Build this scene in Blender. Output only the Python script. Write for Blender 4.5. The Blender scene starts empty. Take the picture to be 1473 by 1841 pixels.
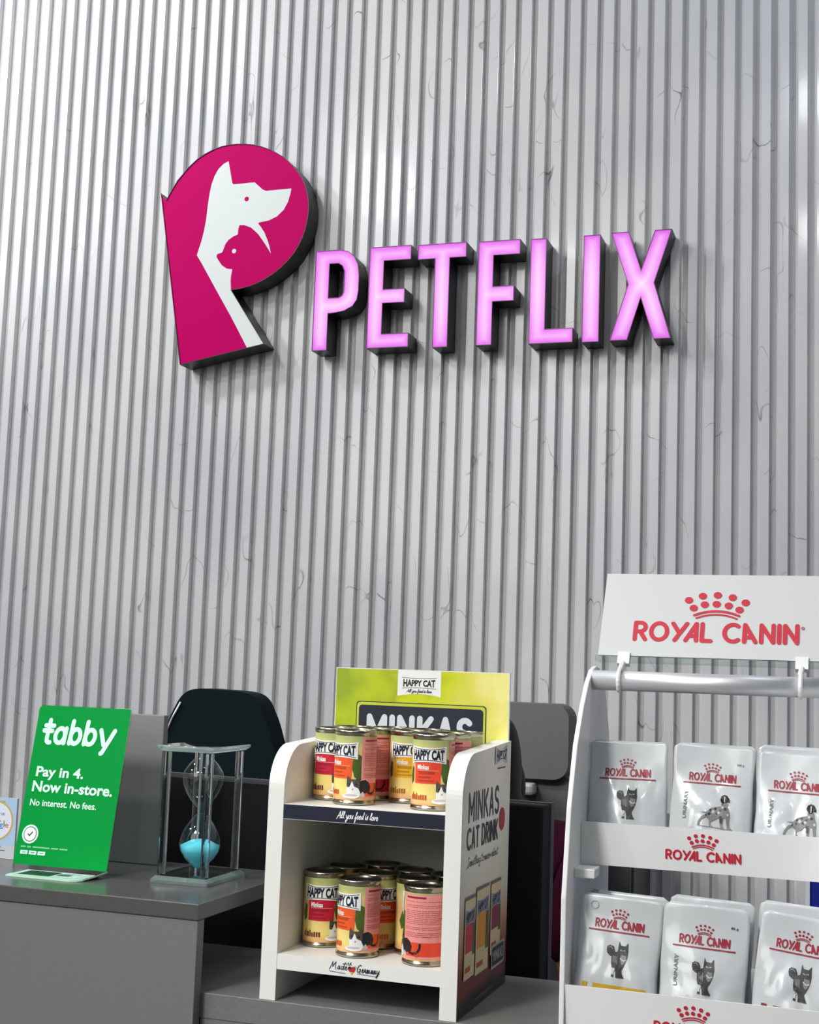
import bpy, bmesh, math, random
from mathutils import Vector, Matrix, noise
from mathutils.geometry import tessellate_polygon
random.seed(7)
SC = bpy.context.scene
COL = SC.collection
pi = math.pi
# ---------------------------------------------------------------- camera
EYE = 1.45
FPX, PITCH, ROLL, YAW = 2455.6, .114884, -.0353751, .324787
Fw = Vector((-math.sin(YAW)*math.cos(PITCH), math.cos(YAW)*math.cos(PITCH), math.sin(PITCH)))
Rt = Fw.cross(Vector((0, 0, 1))).normalized()
Up = Rt.cross(Fw)
cr, sr = math.cos(ROLL), math.sin(ROLL)
R2 = cr*Rt - sr*Up
U2 = sr*Rt + cr*Up
cam = bpy.data.cameras.new('camera')
camo = bpy.data.objects.new('camera', cam)
COL.objects.link(camo)
M = Matrix((R2, U2, -Fw)).transposed().to_4x4()
M.translation = Vector((0, 0, EYE))
camo.matrix_world = M
cam.sensor_fit = 'VERTICAL'
cam.sensor_height = 36
cam.sensor_width = 36*1473/1841
cam.lens = 36*FPX/1841
cam.clip_start = .05
SC.camera = camo
# ---------------------------------------------------------------- light
SC.view_settings.view_transform = 'Standard'
SC.view_settings.look = 'None'
SC.view_settings.gamma = 1
SC.view_settings.exposure = 0.0
W = bpy.data.worlds.new('shop_daylight')
SC.world = W
W.use_nodes = True
W.node_tree.nodes['Background'].inputs[0].default_value = (.80, .88, 1, 1)
W.node_tree.nodes['Background'].inputs[1].default_value = .10

def area(name, loc, target, size, power, color=(1, 1, 1), size_y=None, spread=180):
    l = bpy.data.lights.new(name, 'AREA')
    l.energy = power
    l.color = color
    l.size = size
    if size_y:
        l.shape = 'RECTANGLE'
        l.size_y = size_y
    l.spread = math.radians(spread)
    o = bpy.data.objects.new(name, l)
    o.location = loc
    o.rotation_euler = (Vector(target)-Vector(loc)).to_track_quat('-Z', 'Y').to_euler()
    COL.objects.link(o)
    return o

area('ceiling_downlight', (-2.47, 1.80, 3.8), (-2.2, 2.9, 2.0), .20, 23, (.93, .96, 1))
area('ceiling_downlight', (-3.28, 1.56, 3.8), (-2.6, 2.9, 2.0), .16, 27, (.90, .95, 1))
area('ceiling_downlight', (-4.20, .30, 3.8), (-2.0, 2.9, 1.6), .18, 40, (.93, .96, 1))
area('ceiling_downlight', (-2.24, .0, 3.8), (-1.6, 2.6, 1.3), .18, 22, (1, .98, .96))
area('ceiling_downlight', (-.18, .58, 3.8), (-.2, 2.2, 1.2), .18, 5, (.92, .95, 1))
area('ceiling_downlight', (-.24, -1.07, 3.8), (-.5, 1.6, 1.1), .18, 6, (1, .98, .96))
area('ceiling_downlight', (.85, 1.9, 3.8), (.3, 3.0, 3.1), .2, 12, (.80, .88, 1))
area('front_fill', (-2.3, -2.4, 3.1), (-.7, 1.6, 1.1), 2.2, 62, (1, .99, .97))  # broad unseen fill added behind the camera to brighten front faces
area('counter_fill', (-1.5, -.9, 3.5), (-.55, 1.6, 1.12), .5, 8, (1, .99, .97), None, 62)  # added narrow fill, brightens the displays while sparing the wall above

# ---------------------------------------------------------------- helpers
def lin(c):
    r = []
    for v in c[:3]:
        v /= 255.
        r.append(v/12.92 if v <= .04045 else ((v+.055)/1.055)**2.4)
    return (r[0], r[1], r[2], 1)

MATS = {}
def mat(name, color, rough=.5, metal=0, spec=.5, coat=0, emit=None, estr=0, trans=0, ior=1.45, alpha=1):
    if name in MATS:
        return MATS[name]
    m = bpy.data.materials.new(name)
    m.use_nodes = True
    b = m.node_tree.nodes['Principled BSDF']
    b.inputs['Base Color'].default_value = lin(color)
    b.inputs['Roughness'].default_value = rough
    b.inputs['Metallic'].default_value = metal
    b.inputs['Specular IOR Level'].default_value = spec
    b.inputs['Coat Weight'].default_value = coat
    b.inputs['Coat Roughness'].default_value = .08
    b.inputs['Transmission Weight'].default_value = trans
    b.inputs['IOR'].default_value = ior
    b.inputs['Alpha'].default_value = alpha
    if emit:
        b.inputs['Emission Color'].default_value = lin(emit)
        b.inputs['Emission Strength'].default_value = estr
    MATS[name] = m
    return m

def nodes(m):
    nt = m.node_tree
    return nt, nt.nodes['Principled BSDF'], nt.nodes.new, nt.links.new

def tag(o, label=None, cat=None, group=None, kind=None):
    if label: o['label'] = label
    if cat: o['category'] = cat
    if group: o['group'] = group
    if kind: o['kind'] = kind
    return o

def thing(name, label, cat, loc=(0, 0, 0), rot=(0, 0, 0), group=None):
    o = bpy.data.objects.new(name, None)
    COL.objects.link(o)
    o.location = loc
    o.rotation_euler = rot
    o.empty_display_size = .05
    return tag(o, label, cat, group)

def link(name, me, parent=None, mats=()):
    o = bpy.data.objects.new(name, me)
    COL.objects.link(o)
    for m in mats:
        me.materials.append(m)
    if parent:
        o.parent = parent
    return o

def obj(name, bm, m=None, parent=None, smooth=False, bevel=0, seg=2):
    me = bpy.data.meshes.new(name)
    bmesh.ops.recalc_face_normals(bm, faces=bm.faces)
    bm.to_mesh(me)
    bm.free()
    if smooth:
        me.shade_smooth()
    o = link(name, me, parent, [m] if m and not isinstance(m, (list, tuple)) else (m or []))
    if bevel:
        b = o.modifiers.new('bevel', 'BEVEL')
        b.width = bevel
        b.segments = seg
        b.limit_method = 'ANGLE'
        b.angle_limit = math.radians(40)
    return o

def box(bm, x0, x1, y0, y1, z0, z1):
    v = [bm.verts.new(c) for c in [(x0, y0, z0), (x1, y0, z0), (x1, y1, z0), (x0, y1, z0), (x0, y0, z1), (x1, y0, z1), (x1, y1, z1), (x0, y1, z1)]]
    for f in [(0, 3, 2, 1), (4, 5, 6, 7), (0, 1, 5, 4), (1, 2, 6, 5), (2, 3, 7, 6), (3, 0, 4, 7)]:
        bm.faces.new([v[i] for i in f])
    return bm

def B(*a):
    return box(bmesh.new(), *a)

def prism(bm, pts, fn0, fn1, hole=None):
    """closed solid between two copies of a 2D outline (with an optional hole)"""
    loops = [pts]+([hole] if hole else [])
    flat = [q for l in loops for q in l]
    a = [bm.verts.new(fn0(*q)) for q in flat]
    b = [bm.verts.new(fn1(*q)) for q in flat]
    for t in tessellate_polygon([[Vector((q[0], q[1], 0)) for q in l] for l in loops]):
        try:
            bm.faces.new([a[i] for i in t])
            bm.faces.new([b[i] for i in reversed(t)])
        except ValueError:
            pass
    k = 0
    for l in loops:
        n = len(l)
        for i in range(n):
            j = (i+1) % n
            bm.faces.new([a[k+i], a[k+j], b[k+j], b[k+i]])
        k += n
    return bm

def lathe(bm, prof, n=40, cx=0, cy=0):
    rings = []
    for r, z in prof:
        if r < 1e-6:
            rings.append([bm.verts.new((cx, cy, z))])
        else:
            rings.append([bm.verts.new((cx+r*math.sin(2*pi*i/n), cy-r*math.cos(2*pi*i/n), z)) for i in range(n)])
    for a, b in zip(rings, rings[1:]):
        for i in range(n):
            j = (i+1) % n
            if len(a) == 1 and len(b) == 1: continue
            if len(a) == 1: bm.faces.new([a[0], b[j], b[i]])
            elif len(b) == 1: bm.faces.new([a[i], a[j], b[0]])
            else: bm.faces.new([a[i], a[j], b[j], b[i]])
    return bm

def tube(bm, pts, r, n=12, caps=True):
    pts = [Vector(p) for p in pts]
    rings = []
    for i, p in enumerate(pts):
        d = (pts[min(i+1, len(pts)-1)]-pts[max(i-1, 0)]).normalized()
        a = d.orthogonal().normalized() if not rings else (pa - d*pa.dot(d)).normalized()
        pa = a
        b = d.cross(a)
        rr = r[i] if isinstance(r, (list, tuple)) else r
        rings.append([bm.verts.new(p+rr*(a*math.cos(2*pi*k/n)+b*math.sin(2*pi*k/n))) for k in range(n)])
    for a, b in zip(rings, rings[1:]):
        for k in range(n):
            j = (k+1) % n
            bm.faces.new([a[k], a[j], b[j], b[k]])
    if caps:
        bm.faces.new(list(reversed(rings[0])))
        bm.faces.new(rings[-1])
    return bm

def rrect(x0, x1, y0, y1, r, n=6):
    p = []
    for cx, cy, a0 in ((x1-r, y1-r, 0), (x0+r, y1-r, 90), (x0+r, y0+r, 180), (x1-r, y0+r, 270)):
        for i in range(n+1):
            a = math.radians(a0+90*i/n)
            p.append((cx+r*math.cos(a), cy+r*math.sin(a)))
    return p

# -------- printed artwork: flat coloured shapes laid on a surface, one mesh per printed sheet
def stroke_quads(pts, w):
    out = []
    for a, b in zip(pts, pts[1:]):
        a, b = Vector(a), Vector(b)
        d = b-a
        if d.length < 1e-9: continue
        n = Vector((-d.y, d.x)).normalized()*w/2
        out.append([tuple(a+n), tuple(a-n), tuple(b-n), tuple(b+n)])
    return out

def disc(cx, cy, r, ry=None, n=16):
    ry = ry or r
    return [(cx+r*math.cos(2*pi*i/n), cy+ry*math.sin(2*pi*i/n)) for i in range(n)]

TCACHE = {}
def text2d(body, bold=0, shear=0, space=1.0):
    k = (body, bold, shear, space)
    if k not in TCACHE:
        cu = bpy.data.curves.new('t', 'FONT')
        cu.body = body
        cu.offset = bold
        cu.shear = shear
        cu.space_character = space
        cu.resolution_u = 4
        ob = bpy.data.objects.new('t', cu)
        me = ob.to_mesh()
        vs = [(v.co.x, v.co.y) for v in me.vertices]
        fs = [tuple(p.vertices) for p in me.polygons]
        ob.to_mesh_clear()
        bpy.data.objects.remove(ob)
        bpy.data.curves.remove(cu)
        x0, x1 = min(v[0] for v in vs), max(v[0] for v in vs)
        y0, y1 = min(v[1] for v in vs), max(v[1] for v in vs)
        TCACHE[k] = ([((x-x0)/(x1-x0), (y-y0)/(y1-y0)) for x, y in vs], fs)
    return TCACHE[k]

def arc(cx, cy, rx, ry, a0, a1, n=8):
    return [(cx+rx*math.cos(math.radians(a0+(a1-a0)*i/n)), cy+ry*math.sin(math.radians(a0+(a1-a0)*i/n))) for i in range(n+1)]

ROUND = {  # rounded display capitals
 'R': (.6, [[(0, 0), (0, 1), (.3, 1)]+arc(.3, .74, .28, .26, 90, -90)+[(.02, .48)], [(.28, .48), (.6, 0)]]),
 'O': (.92, [arc(.46, .5, .46, .5, 0, 360, 20)]),
 'Y': (.8, [[(0, 1), (.36, .46)], [(.8, 1), (.14, 0)]]),
 'A': (.6, [[(0, 0), (.58, 1), (.6, 0)], [(.26, .27), (.6, .27)]]),
 'a': (.62, [[(0, 0), (.02, 1), (.62, 0)], [(0, .27), (.36, .27)]]),
 'L': (.5, [[(0, 1), (0, 0), (.5, 0)]]),
 'C': (.8, [arc(.48, .5, .48, .5, 52, 308, 14)]),
 'N': (.66, [[(0, 0), (0, 1), (.66, 0), (.66, 1)]]),
 'I': (0, [[(0, 0), (0, 1)]]),
 'M': (.82, [[(0, 0), (0, 1), (.41, .25), (.82, 1), (.82, 0)]]),
 'K': (.64, [[(0, 0), (0, 1)], [(.6, 1), (.06, .42)], [(.2, .55), (.64, 0)]]),
 'S': (.62, [arc(.31, .745, .29, .255, 35, 270, 9)+arc(.31, .245, .31, .245, 90, -145, 9)]),
 'T': (.62, [[(0, 1), (.62, 1)], [(.31, 1), (.31, 0)]]),
 'D': (.64, [[(0, 0), (0, 1), (.25, 1)]+arc(.25, .5, .39, .5, 90, -90, 10)+[(0, 0)]]),
 'V': (.62, [[(0, 0), (.31, 1), (.62, 0)], [(.12, .3), (.5, .3)]]),
 ' ': (.12, [])}
SCRIPT = {  # single-stroke handwriting, x-height .5
 'A': (.7, [[(0, -.1), (.3, .5), (.5, 1), (.55, .5), (.6, 0)], [(.12, .3), (.7, .42)]]),
 'M': (.95, [[(0, -.1), (.15, .5), (.25, 1), (.35, .3), (.65, 1), (.72, .4), (.85, 0)]]),
 'G': (.75, [[(.65, .85), (.5, 1), (.25, .9), (.05, .5), (.1, .1), (.3, 0), (.55, .2), (.6, .45), (.35, .42)], [(.6, .45), (.6, -.1)]]),
 'S': (.6, [[(.6, .85), (.45, 1), (.25, .85), (.35, .6), (.45, .3), (.25, 0), (-.05, -.1)]]),
 'l': (.26, [[(0, .1), (.2, .6), (.26, .95), (.14, 1), (.08, .5), (.1, .05), (.26, .1)]]),
 'y': (.42, [[(0, .5), (.06, .1), (.25, .1), (.38, .5), (.3, -.1), (.1, -.5), (0, -.3), (.42, .12)]]),
 'o': (.36, [[(.2, .5), (.02, .3), (.08, .02), (.28, .05), (.32, .35), (.2, .5), (.36, .4)]]),
 'u': (.42, [[(0, .5), (.03, .08), (.2, .05), (.35, .5), (.33, .1), (.42, .08)]]),
 'f': (.3, [[(0, .1), (.25, .75), (.3, 1), (.18, .9), (.08, -.1), (.05, -.5), (.16, -.2), (.14, .15), (.3, .2)]]),
 'e': (.34, [[(0, .2), (.26, .32), (.2, .5), (.05, .4), (.05, .05), (.2, 0), (.34, .15)]]),
 'd': (.42, [[(.28, .45), (.08, .45), (.02, .1), (.2, .02), (.34, .4), (.42, 1), (.33, .1), (.42, .05)]]),
 'i': (.16, [[(0, .4), (.04, .5), (.03, .05), (.16, .1)], [(.06, .68), (.08, .72)]]),
 's': (.3, [[(0, .1), (.2, .55), (.26, .2), (.1, 0), (0, .06)]]),
 'v': (.36, [[(0, .5), (.1, .02), (.3, .5), (.36, .42)]]),
 'w': (.5, [[(0, .5), (.06, .05), (.22, .4), (.3, .05), (.46, .5)]]),
 't': (.28, [[(.12, .95), (.06, .1), (.2, .02), (.28, .1)], [(0, .62), (.28, .66)]]),
 'h': (.42, [[(0, 0), (.14, .6), (.18, 1), (.08, .8), (.05, 0), (.15, .4), (.28, .45), (.3, .05), (.42, .1)]]),
 'a': (.4, [[(.3, .45), (.1, .48), (.02, .15), (.14, .02), (.3, .4), (.29, .05), (.4, .1)]]),
 'r': (.3, [[(0, .1), (.08, .55), (.18, .42), (.16, .1), (.3, .1)]]),
 'm': (.6, [[(0, 0), (.06, .5), (.05, 0), (.2, .48), (.24, 0), (.4, .48), (.43, .05), (.6, .1)]]),
 'n': (.42, [[(0, 0), (.06, .5), (.05, 0), (.22, .48), (.27, .05), (.42, .1)]]),
 'g': (.4, [[(.3, .45), (.08, .45), (.04, .1), (.28, .15), (.3, .45), (.26, -.4), (.06, -.4), (.4, .12)]]),
 'b': (.36, [[(0, .1), (.14, .9), (.08, .9), (.06, .05), (.24, .08), (.26, .4), (.12, .42), (.36, .45)]]),
 ' ': (.22, [])}

class Print:
    def __init__(s):
        s.parts = []
        s.n = 0
    def mesh(s, vs, fs, m, layer=1):
        s.n += 1
        s.parts.append((vs, fs, m, layer*.00009+s.n*2.5e-6))
        return s
    def poly(s, pts, m, layer=1):
        fs = [tuple(t) for t in tessellate_polygon([[Vector((x, y, 0)) for x, y in pts]])]
        return s.mesh(list(pts), fs, m, layer)
    def rect(s, x0, x1, y0, y1, m, layer=1):
        return s.mesh([(x0, y0), (x1, y0), (x1, y1), (x0, y1)], [(0, 1, 2, 3)], m, layer)
    def disc(s, cx, cy, r, m, layer=1, ry=None, n=16):
        return s.mesh(disc(cx, cy, r, ry, n), [tuple(range(n))], m, layer)
    def stroke(s, pts, w, m, layer=1, caps=True):
        for q in stroke_quads(pts, w):
            s.mesh(q, [(0, 1, 2, 3)], m, layer)
        if caps:
            for q in pts:
                s.disc(q[0], q[1], w/2, m, layer, n=10)
        return s
    def text(s, body, x0, x1, y0, y1, m, layer=1, bold=.02, shear=0, space=1.0, warp=None):
        vs, fs = text2d(body, bold, shear, space)
        if warp: vs = [warp(x, y) for x, y in vs]
        return s.mesh([(x0+(x1-x0)*x, y0+(y1-y0)*y) for x, y in vs], fs, m, layer)
    def glyphs(s, font, body, x0, x1, y0, h, w, m, layer=1, gap=.3, shear=0, skew=0):
        L, x = [], 0
        for ci, ch in enumerate(body):
            if font is ROUND and body[ci-1:ci+1] == 'YA': x -= .36
            gw, st = font[ch]
            for k in st: L.append([(x+a+shear*b, b) for a, b in k])
            x += gw+gap
        tot = x-gap
        k = (x1-x0)/tot
        for st in L:
            s.stroke([(x0+a*k, y0+b*h+skew*a*k) for a, b in st], w, m, layer)
        return s
    def build(s, name, fmap, parent, cut=None, co=(0, 0)):
        mats = []
        bm = bmesh.new()
        for vs, fs, m, h in s.parts:
            if m not in mats: mats.append(m)
            t = bmesh.new()
            v = [t.verts.new((x, y, 0)) for x, y in vs]
            for f in fs:
                try: t.faces.new([v[i] for i in f])
                except ValueError: pass
            if cut:
                for ax in (0, 1):
                    if not cut[ax]: continue
                    lo = min(q[ax] for q in vs); hi = max(q[ax] for q in vs)
                    k = math.ceil((lo-co[ax])/cut[ax]+1e-4)
                    while co[ax]+k*cut[ax] < hi-1e-7:
                        c = [0, 0, 0]; c[ax] = co[ax]+k*cut[ax]
                        n = [0, 0, 0]; n[ax] = 1
                        bmesh.ops.bisect_plane(t, geom=t.verts[:]+t.edges[:]+t.faces[:], plane_co=c, plane_no=n, dist=1e-8)
                        k += 1
            mi = mats.index(m)
            mp = {}
            for q in t.verts:
                mp[q] = bm.verts.new(fmap(q.co.x, q.co.y, h))
            for f in t.faces:
                try: bm.faces.new([mp[q] for q in f.verts]).material_index = mi
                except ValueError: pass
            t.free()
        me = bpy.data.meshes.new(name)
        bm.to_mesh(me)
        bm.free()
        return link(name, me, parent, mats)

def flat(o, ux, uy):
    o, ux, uy = Vector(o), Vector(ux).normalized(), Vector(uy).normalized()
    n = ux.cross(uy)
    return lambda u, v, h: o+ux*u+uy*v+n*h

# ---------------------------------------------------------------- materials
WHITE = mat('white_board', (236, 236, 230), .45)
PLASTIC = mat('white_plastic', (235, 236, 235), .35)
COUNTER = mat('grey_laminate', (115, 117, 114), .42)
COUNTERTOP = mat('grey_countertop', (84, 84, 83), .22)
BLACK = mat('black_plastic', (14, 14, 15), .5)
DARKTRIM = mat('dark_trim', (52, 52, 54), .45)
CASE = mat('black_letter_case', (24, 21, 25), .35)
CHROME = mat('brushed_aluminium', (226, 227, 229), .42, metal=.65)
STEEL = mat('tin_metal', (176, 170, 150), .25, metal=1)
LIDM = mat('tin_lid', (110, 108, 98), .3, metal=1)
MAGENTA = mat('magenta_face', (184, 0, 92), .4, spec=.03)
FACEWHITE = mat('white_vinyl', (212, 217, 213), .4, spec=.2)
INK = mat('navy_ink', (22, 28, 48), .5)
INKBLACK = mat('black_ink', (26, 26, 28), .5)
RED = mat('red_ink', (196, 36, 56), .45)
DARKRED = mat('wine_ink', (150, 28, 48), .45)
PAPER = mat('white_ink', (240, 241, 238), .5)
GREEN = mat('green_poster', (0, 148, 60), .4, spec=.08)
MINT = mat('pale_mint_ink', (214, 255, 232), .5)
GLASS = mat('clear_glass', (246, 252, 250), .0, trans=1, ior=1.5)
ACRYL = mat('clear_acrylic', (214, 246, 232), .03, trans=1, ior=1.49)
THINGLASS = mat('thin_glass', (250, 252, 252), .0, trans=1, ior=1.15, spec=1)
BLUESAND = mat('turquoise_sand', (92, 204, 222), .8)
TEAL = mat('dark_teal_fabric', (5, 22, 26), .9, spec=.2)
GREYFAB = mat('grey_upholstery', (112, 111, 108), .85, spec=.2)
SKIN = mat('skin', (150, 98, 74), .55)
HAIR = mat('black_hair', (10, 9, 10), .6)
MAROON = mat('maroon_cloth', (58, 5, 34), .9, spec=.2)
DARKCLOTH = mat('dark_trousers', (22, 22, 28), .9)
LIPS = mat('lips', (140, 70, 66), .5)
FURD = mat('print_fur_dark', (62, 62, 60), .5)
FURM = mat('print_fur_mid', (126, 126, 124), .5)
FURL = mat('print_fur_light', (196, 196, 192), .5)
GREYINK = mat('grey_ink', (118, 122, 124), .5)

def thin(name, tint, refl=1.5, gain=1.0):
    m = bpy.data.materials.new(name)
    m.use_nodes = True
    nt = m.node_tree; nt.nodes.clear()
    N, LK = nt.nodes.new, nt.links.new
    out = N('ShaderNodeOutputMaterial'); mx = N('ShaderNodeMixShader'); tr = N('ShaderNodeBsdfTransparent'); gl = N('ShaderNodeBsdfGlossy'); ml = N('ShaderNodeMath')
    tr.inputs[0].default_value = lin(tint); gl.inputs['Roughness'].default_value = .02
    fr = N('ShaderNodeLayerWeight'); fr.inputs[0].default_value = .5
    pw = N('ShaderNodeMath'); pw.operation = 'POWER'; pw.inputs[1].default_value = 3.5
    ml.operation = 'MULTIPLY_ADD'; ml.inputs[1].default_value = .75*gain; ml.inputs[2].default_value = .045; ml.use_clamp = True
    LK(fr.outputs['Facing'], pw.inputs[0]); LK(pw.outputs[0], ml.inputs[0]); LK(ml.outputs[0], mx.inputs[0]); LK(tr.outputs[0], mx.inputs[1]); LK(gl.outputs[0], mx.inputs[2]); LK(mx.outputs[0], out.inputs[0])
    return m
BULB = thin('blown_glass', (250, 252, 252), 1.5, 1.5)
PLATE = thin('plate_glass', (240, 250, 247), 1.5, 1.6)
ACRYL = thin('thin_clear_acrylic', (246, 251, 249), 1.49, 1.2)
BEVELG = mat('bevelled_glass_edge', (226, 246, 240), .12, trans=.85, ior=1.4)
# marble slat wall material
marble = mat('marble_slat', (198, 198, 200), .26, spec=.5, coat=.25)
nt, bs, N, LK = nodes(marble)
tc = N('ShaderNodeTexCoord')
mp = N('ShaderNodeMapping')
mp.inputs['Scale'].default_value = (1, 1, .55)
mp.inputs['Rotation'].default_value = (0, math.radians(28), 0)
LK(tc.outputs['Object'], mp.inputs[0])
n1 = N('ShaderNodeTexNoise'); n1.inputs['Scale'].default_value = 8.5; n1.inputs['Detail'].default_value = 1.5; n1.inputs['Distortion'].default_value = .12
LK(mp.outputs[0], n1.inputs[0])
sub = N('ShaderNodeMath'); sub.operation = 'SUBTRACT'; sub.inputs[1].default_value = .5
ab = N('ShaderNodeMath'); ab.operation = 'ABSOLUTE'
LK(n1.outputs[0], sub.inputs[0]); LK(sub.outputs[0], ab.inputs[0])
vr = N('ShaderNodeMapRange'); vr.inputs['From Min'].default_value = .0; vr.inputs['From Max'].default_value = .0045; vr.inputs['To Min'].default_value = 1; vr.inputs['To Max'].default_value = 0
LK(ab.outputs[0], vr.inputs[0])
n2 = N('ShaderNodeTexNoise'); n2.inputs['Scale'].default_value = 14; n2.inputs['Detail'].default_value = 2
LK(mp.outputs[0], n2.inputs[0])
mk = N('ShaderNodeMapRange'); mk.inputs['From Min'].default_value = .50; mk.inputs['From Max'].default_value = .68
LK(n2.outputs[0], mk.inputs[0])
mm = N('ShaderNodeMath'); mm.operation = 'MULTIPLY'
LK(vr.outputs[0], mm.inputs[0]); LK(mk.outputs[0], mm.inputs[1])
n3 = N('ShaderNodeTexNoise'); n3.inputs['Scale'].default_value = 3; n3.inputs['Detail'].default_value = 6
LK(mp.outputs[0], n3.inputs[0])
cl = N('ShaderNodeValToRGB')
cl.color_ramp.elements[0].position = .3; cl.color_ramp.elements[0].color = lin((190, 190, 193))
cl.color_ramp.elements[1].position = .7; cl.color_ramp.elements[1].color = lin((212, 211, 209))
LK(n3.outputs[0], cl.inputs[0])
mx = N('ShaderNodeMix'); mx.data_type = 'RGBA'
mx.inputs['B'].default_value = lin((112, 111, 110))
LK(mm.outputs[0], mx.inputs['Factor']); LK(cl.outputs[0], mx.inputs['A'])
LK(mx.outputs['Result'], bs.inputs['Base Color'])

# grainy laminate
for m_, sc_ in ((COUNTER, 900), (COUNTERTOP, 900)):
    nt, bs, N, LK = nodes(m_)
    tc = N('ShaderNodeTexCoord'); nn = N('ShaderNodeTexNoise'); nn.inputs['Scale'].default_value = sc_; nn.inputs['Detail'].default_value = 3
    LK(tc.outputs['Object'], nn.inputs[0])
    r = N('ShaderNodeValToRGB'); c = bs.inputs['Base Color'].default_value
    r.color_ramp.elements[0].position = .3; r.color_ramp.elements[0].color = (c[0]*.86, c[1]*.86, c[2]*.86, 1)
    r.color_ramp.elements[1].position = .7; r.color_ramp.elements[1].color = (c[0]*1.14, c[1]*1.14, c[2]*1.14, 1)
    LK(nn.outputs[0], r.inputs[0]); LK(r.outputs[0], bs.inputs['Base Color'])

def ramp_print(name, axis, stops, nscale=20, namt=.25, rough=.4):
    """printed picture ground: colours along one generated axis, broken up by noise"""
    m = mat(name, (200, 200, 200), rough)
    nt, bs, N, LK = nodes(m)
    tc = N('ShaderNodeTexCoord'); sp = N('ShaderNodeSeparateXYZ')
    LK(tc.outputs['Generated'], sp.inputs[0])
    nn = N('ShaderNodeTexNoise'); nn.inputs['Scale'].default_value = nscale; nn.inputs['Detail'].default_value = 2
    LK(tc.outputs['Object'], nn.inputs[0])
    a = N('ShaderNodeMath'); a.operation = 'MULTIPLY_ADD'; a.inputs[1].default_value = namt; a.inputs[2].default_value = -namt/2
    LK(nn.outputs[0], a.inputs[0])
    ad = N('ShaderNodeMath'); ad.operation = 'ADD'
    LK(sp.outputs[axis], ad.inputs[0]); LK(a.outputs[0], ad.inputs[1])
    r = N('ShaderNodeValToRGB')
    el = r.color_ramp.elements
    while len(el) < len(stops): el.new(.5)
    for e, (p, c) in zip(el, stops):
        e.position = p; e.color = lin(c)
    LK(ad.outputs[0], r.inputs[0]); LK(r.outputs[0], bs.inputs['Base Color'])
    return m

CANPRINT = ramp_print('can_label_ground', 2, [(0, (226, 170, 120)), (.14, (240, 222, 130)), (.4, (234, 206, 128)), (.6, (222, 182, 128)), (.82, (226, 205, 130)), (.97, (176, 188, 120))], 40, .12)
SIDEPRINT = ramp_print('side_panel_print', 2, [(0, (26, 18, 16)), (.055, (30, 20, 18)), (.075, (104, 34, 22)), (.17, (122, 48, 28)), (.27, (190, 140, 100)), (.42, (208, 200, 184)), (.7, (214, 212, 202)), (.86, (206, 198, 188)), (1, (214, 208, 200))], 14, .10)
HEADPRINT = ramp_print('header_foliage_print', 0, [(0, (150, 172, 30)), (.2, (186, 200, 20)), (.38, (168, 178, 24)), (.55, (206, 214, 18)), (.8, (222, 216, 90)), (1, (240, 232, 140))], 22, .75)
POUCH = mat('silver_foil_pouch', (200, 204, 206), .22, metal=.0, spec=.6, coat=.5)

# ---------------------------------------------------------------- room
wb = bmesh.new()
PITCH_S = .04
x = -3.6
prof = []
YW = 3.05
while x < 1.4:
    for dx, dy in [(0, .0155), (.0045, .0153), (.0085, .0136), (.0120, .0108), (.0150, .0072), (.0172, .0034), (.0184, .0012), (.0196, 0), (.0388, 0), (.0395, .0005), (.0399, .0016)]:
        prof.append((x+dx, YW+dy))
    x += PITCH_S
lo = [wb.verts.new((a, b, 0)) for a, b in prof]
hi = [wb.verts.new((a, b, 3.9)) for a, b in prof]
for i in range(len(prof)-1):
    f = wb.faces.new([lo[i], lo[i+1], hi[i+1], hi[i]])
box(wb, -3.6, 1.4, YW+.025, YW+.1, 0, 3.9)
tag(obj('wall_back', wb, marble), kind='structure')
fl = mat('floor_tile', (150, 148, 144), .3)
tag(obj('floor', B(-3.6, 1.6, -2.5, 3.15, -.05, 0), fl), kind='structure')

# ---------------------------------------------------------------- reception counter
RZ = 1.05     # ledge top
CZ = 1.158    # countertop
t = thing('reception_counter', 'raised grey laminate reception counter on the left with an open right end', 'counter', (-1.3, 1.66, 0))
def world_child(o, parent):
    o.matrix_parent_inverse = Matrix.Translation(-Vector(parent.location)) if parent.rotation_euler == Vector((0, 0, 0)) else parent.matrix_world.inverted()
    return o
def kid(name, bm, m, t, **k):
    """child built in world coordinates under an unrotated Empty"""
    bmesh.ops.translate(bm, verts=bm.verts, vec=-Vector(t.location))
    return obj(name, bm, m, t, **k)
kid('countertop', B(-2.0, -.770, 1.540, 1.835, CZ-.020, CZ), COUNTERTOP, t, bevel=.0015)
kid('front_panel', B(-2.0, -.772, 1.542, 1.560, 0, CZ-.0205), COUNTER, t, bevel=.001)
kid('end_panel', B(-2.0, -1.98, 1.5605, 1.83, 0, CZ-.0205), COUNTER, t)
t = thing('service_ledge', 'lower grey counter ledge carrying both product displays', 'counter', (-.2, 1.69, 0))
kid('ledge_top', B(-1.97, .9, 1.5605, 1.83, RZ-.03, RZ), COUNTER, t, bevel=.001)
kid('ledge_front', B(-.7715, .9, 1.5608, 1.582, 0, RZ-.0302), COUNTER, t)
kid('kick_panel', B(-1.97, .9, 1.80, 1.82, 0, RZ-.0305), mat('dark_panel', (40, 40, 41), .6), t)
# inner desk behind the ledge
t = thing('office_desk', 'grey office desk behind the reception ledge', 'desk', (-.7, 2.1, 0))
kid('desktop', B(-1.5, .5, 1.84, 2.17, .72, .75), COUNTER, t, bevel=.002)
for sx in (-1.47, .45):
    kid('leg', B(sx, sx+.03, 1.87, 2.03, 0, .7195), BLACK, t)

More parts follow.
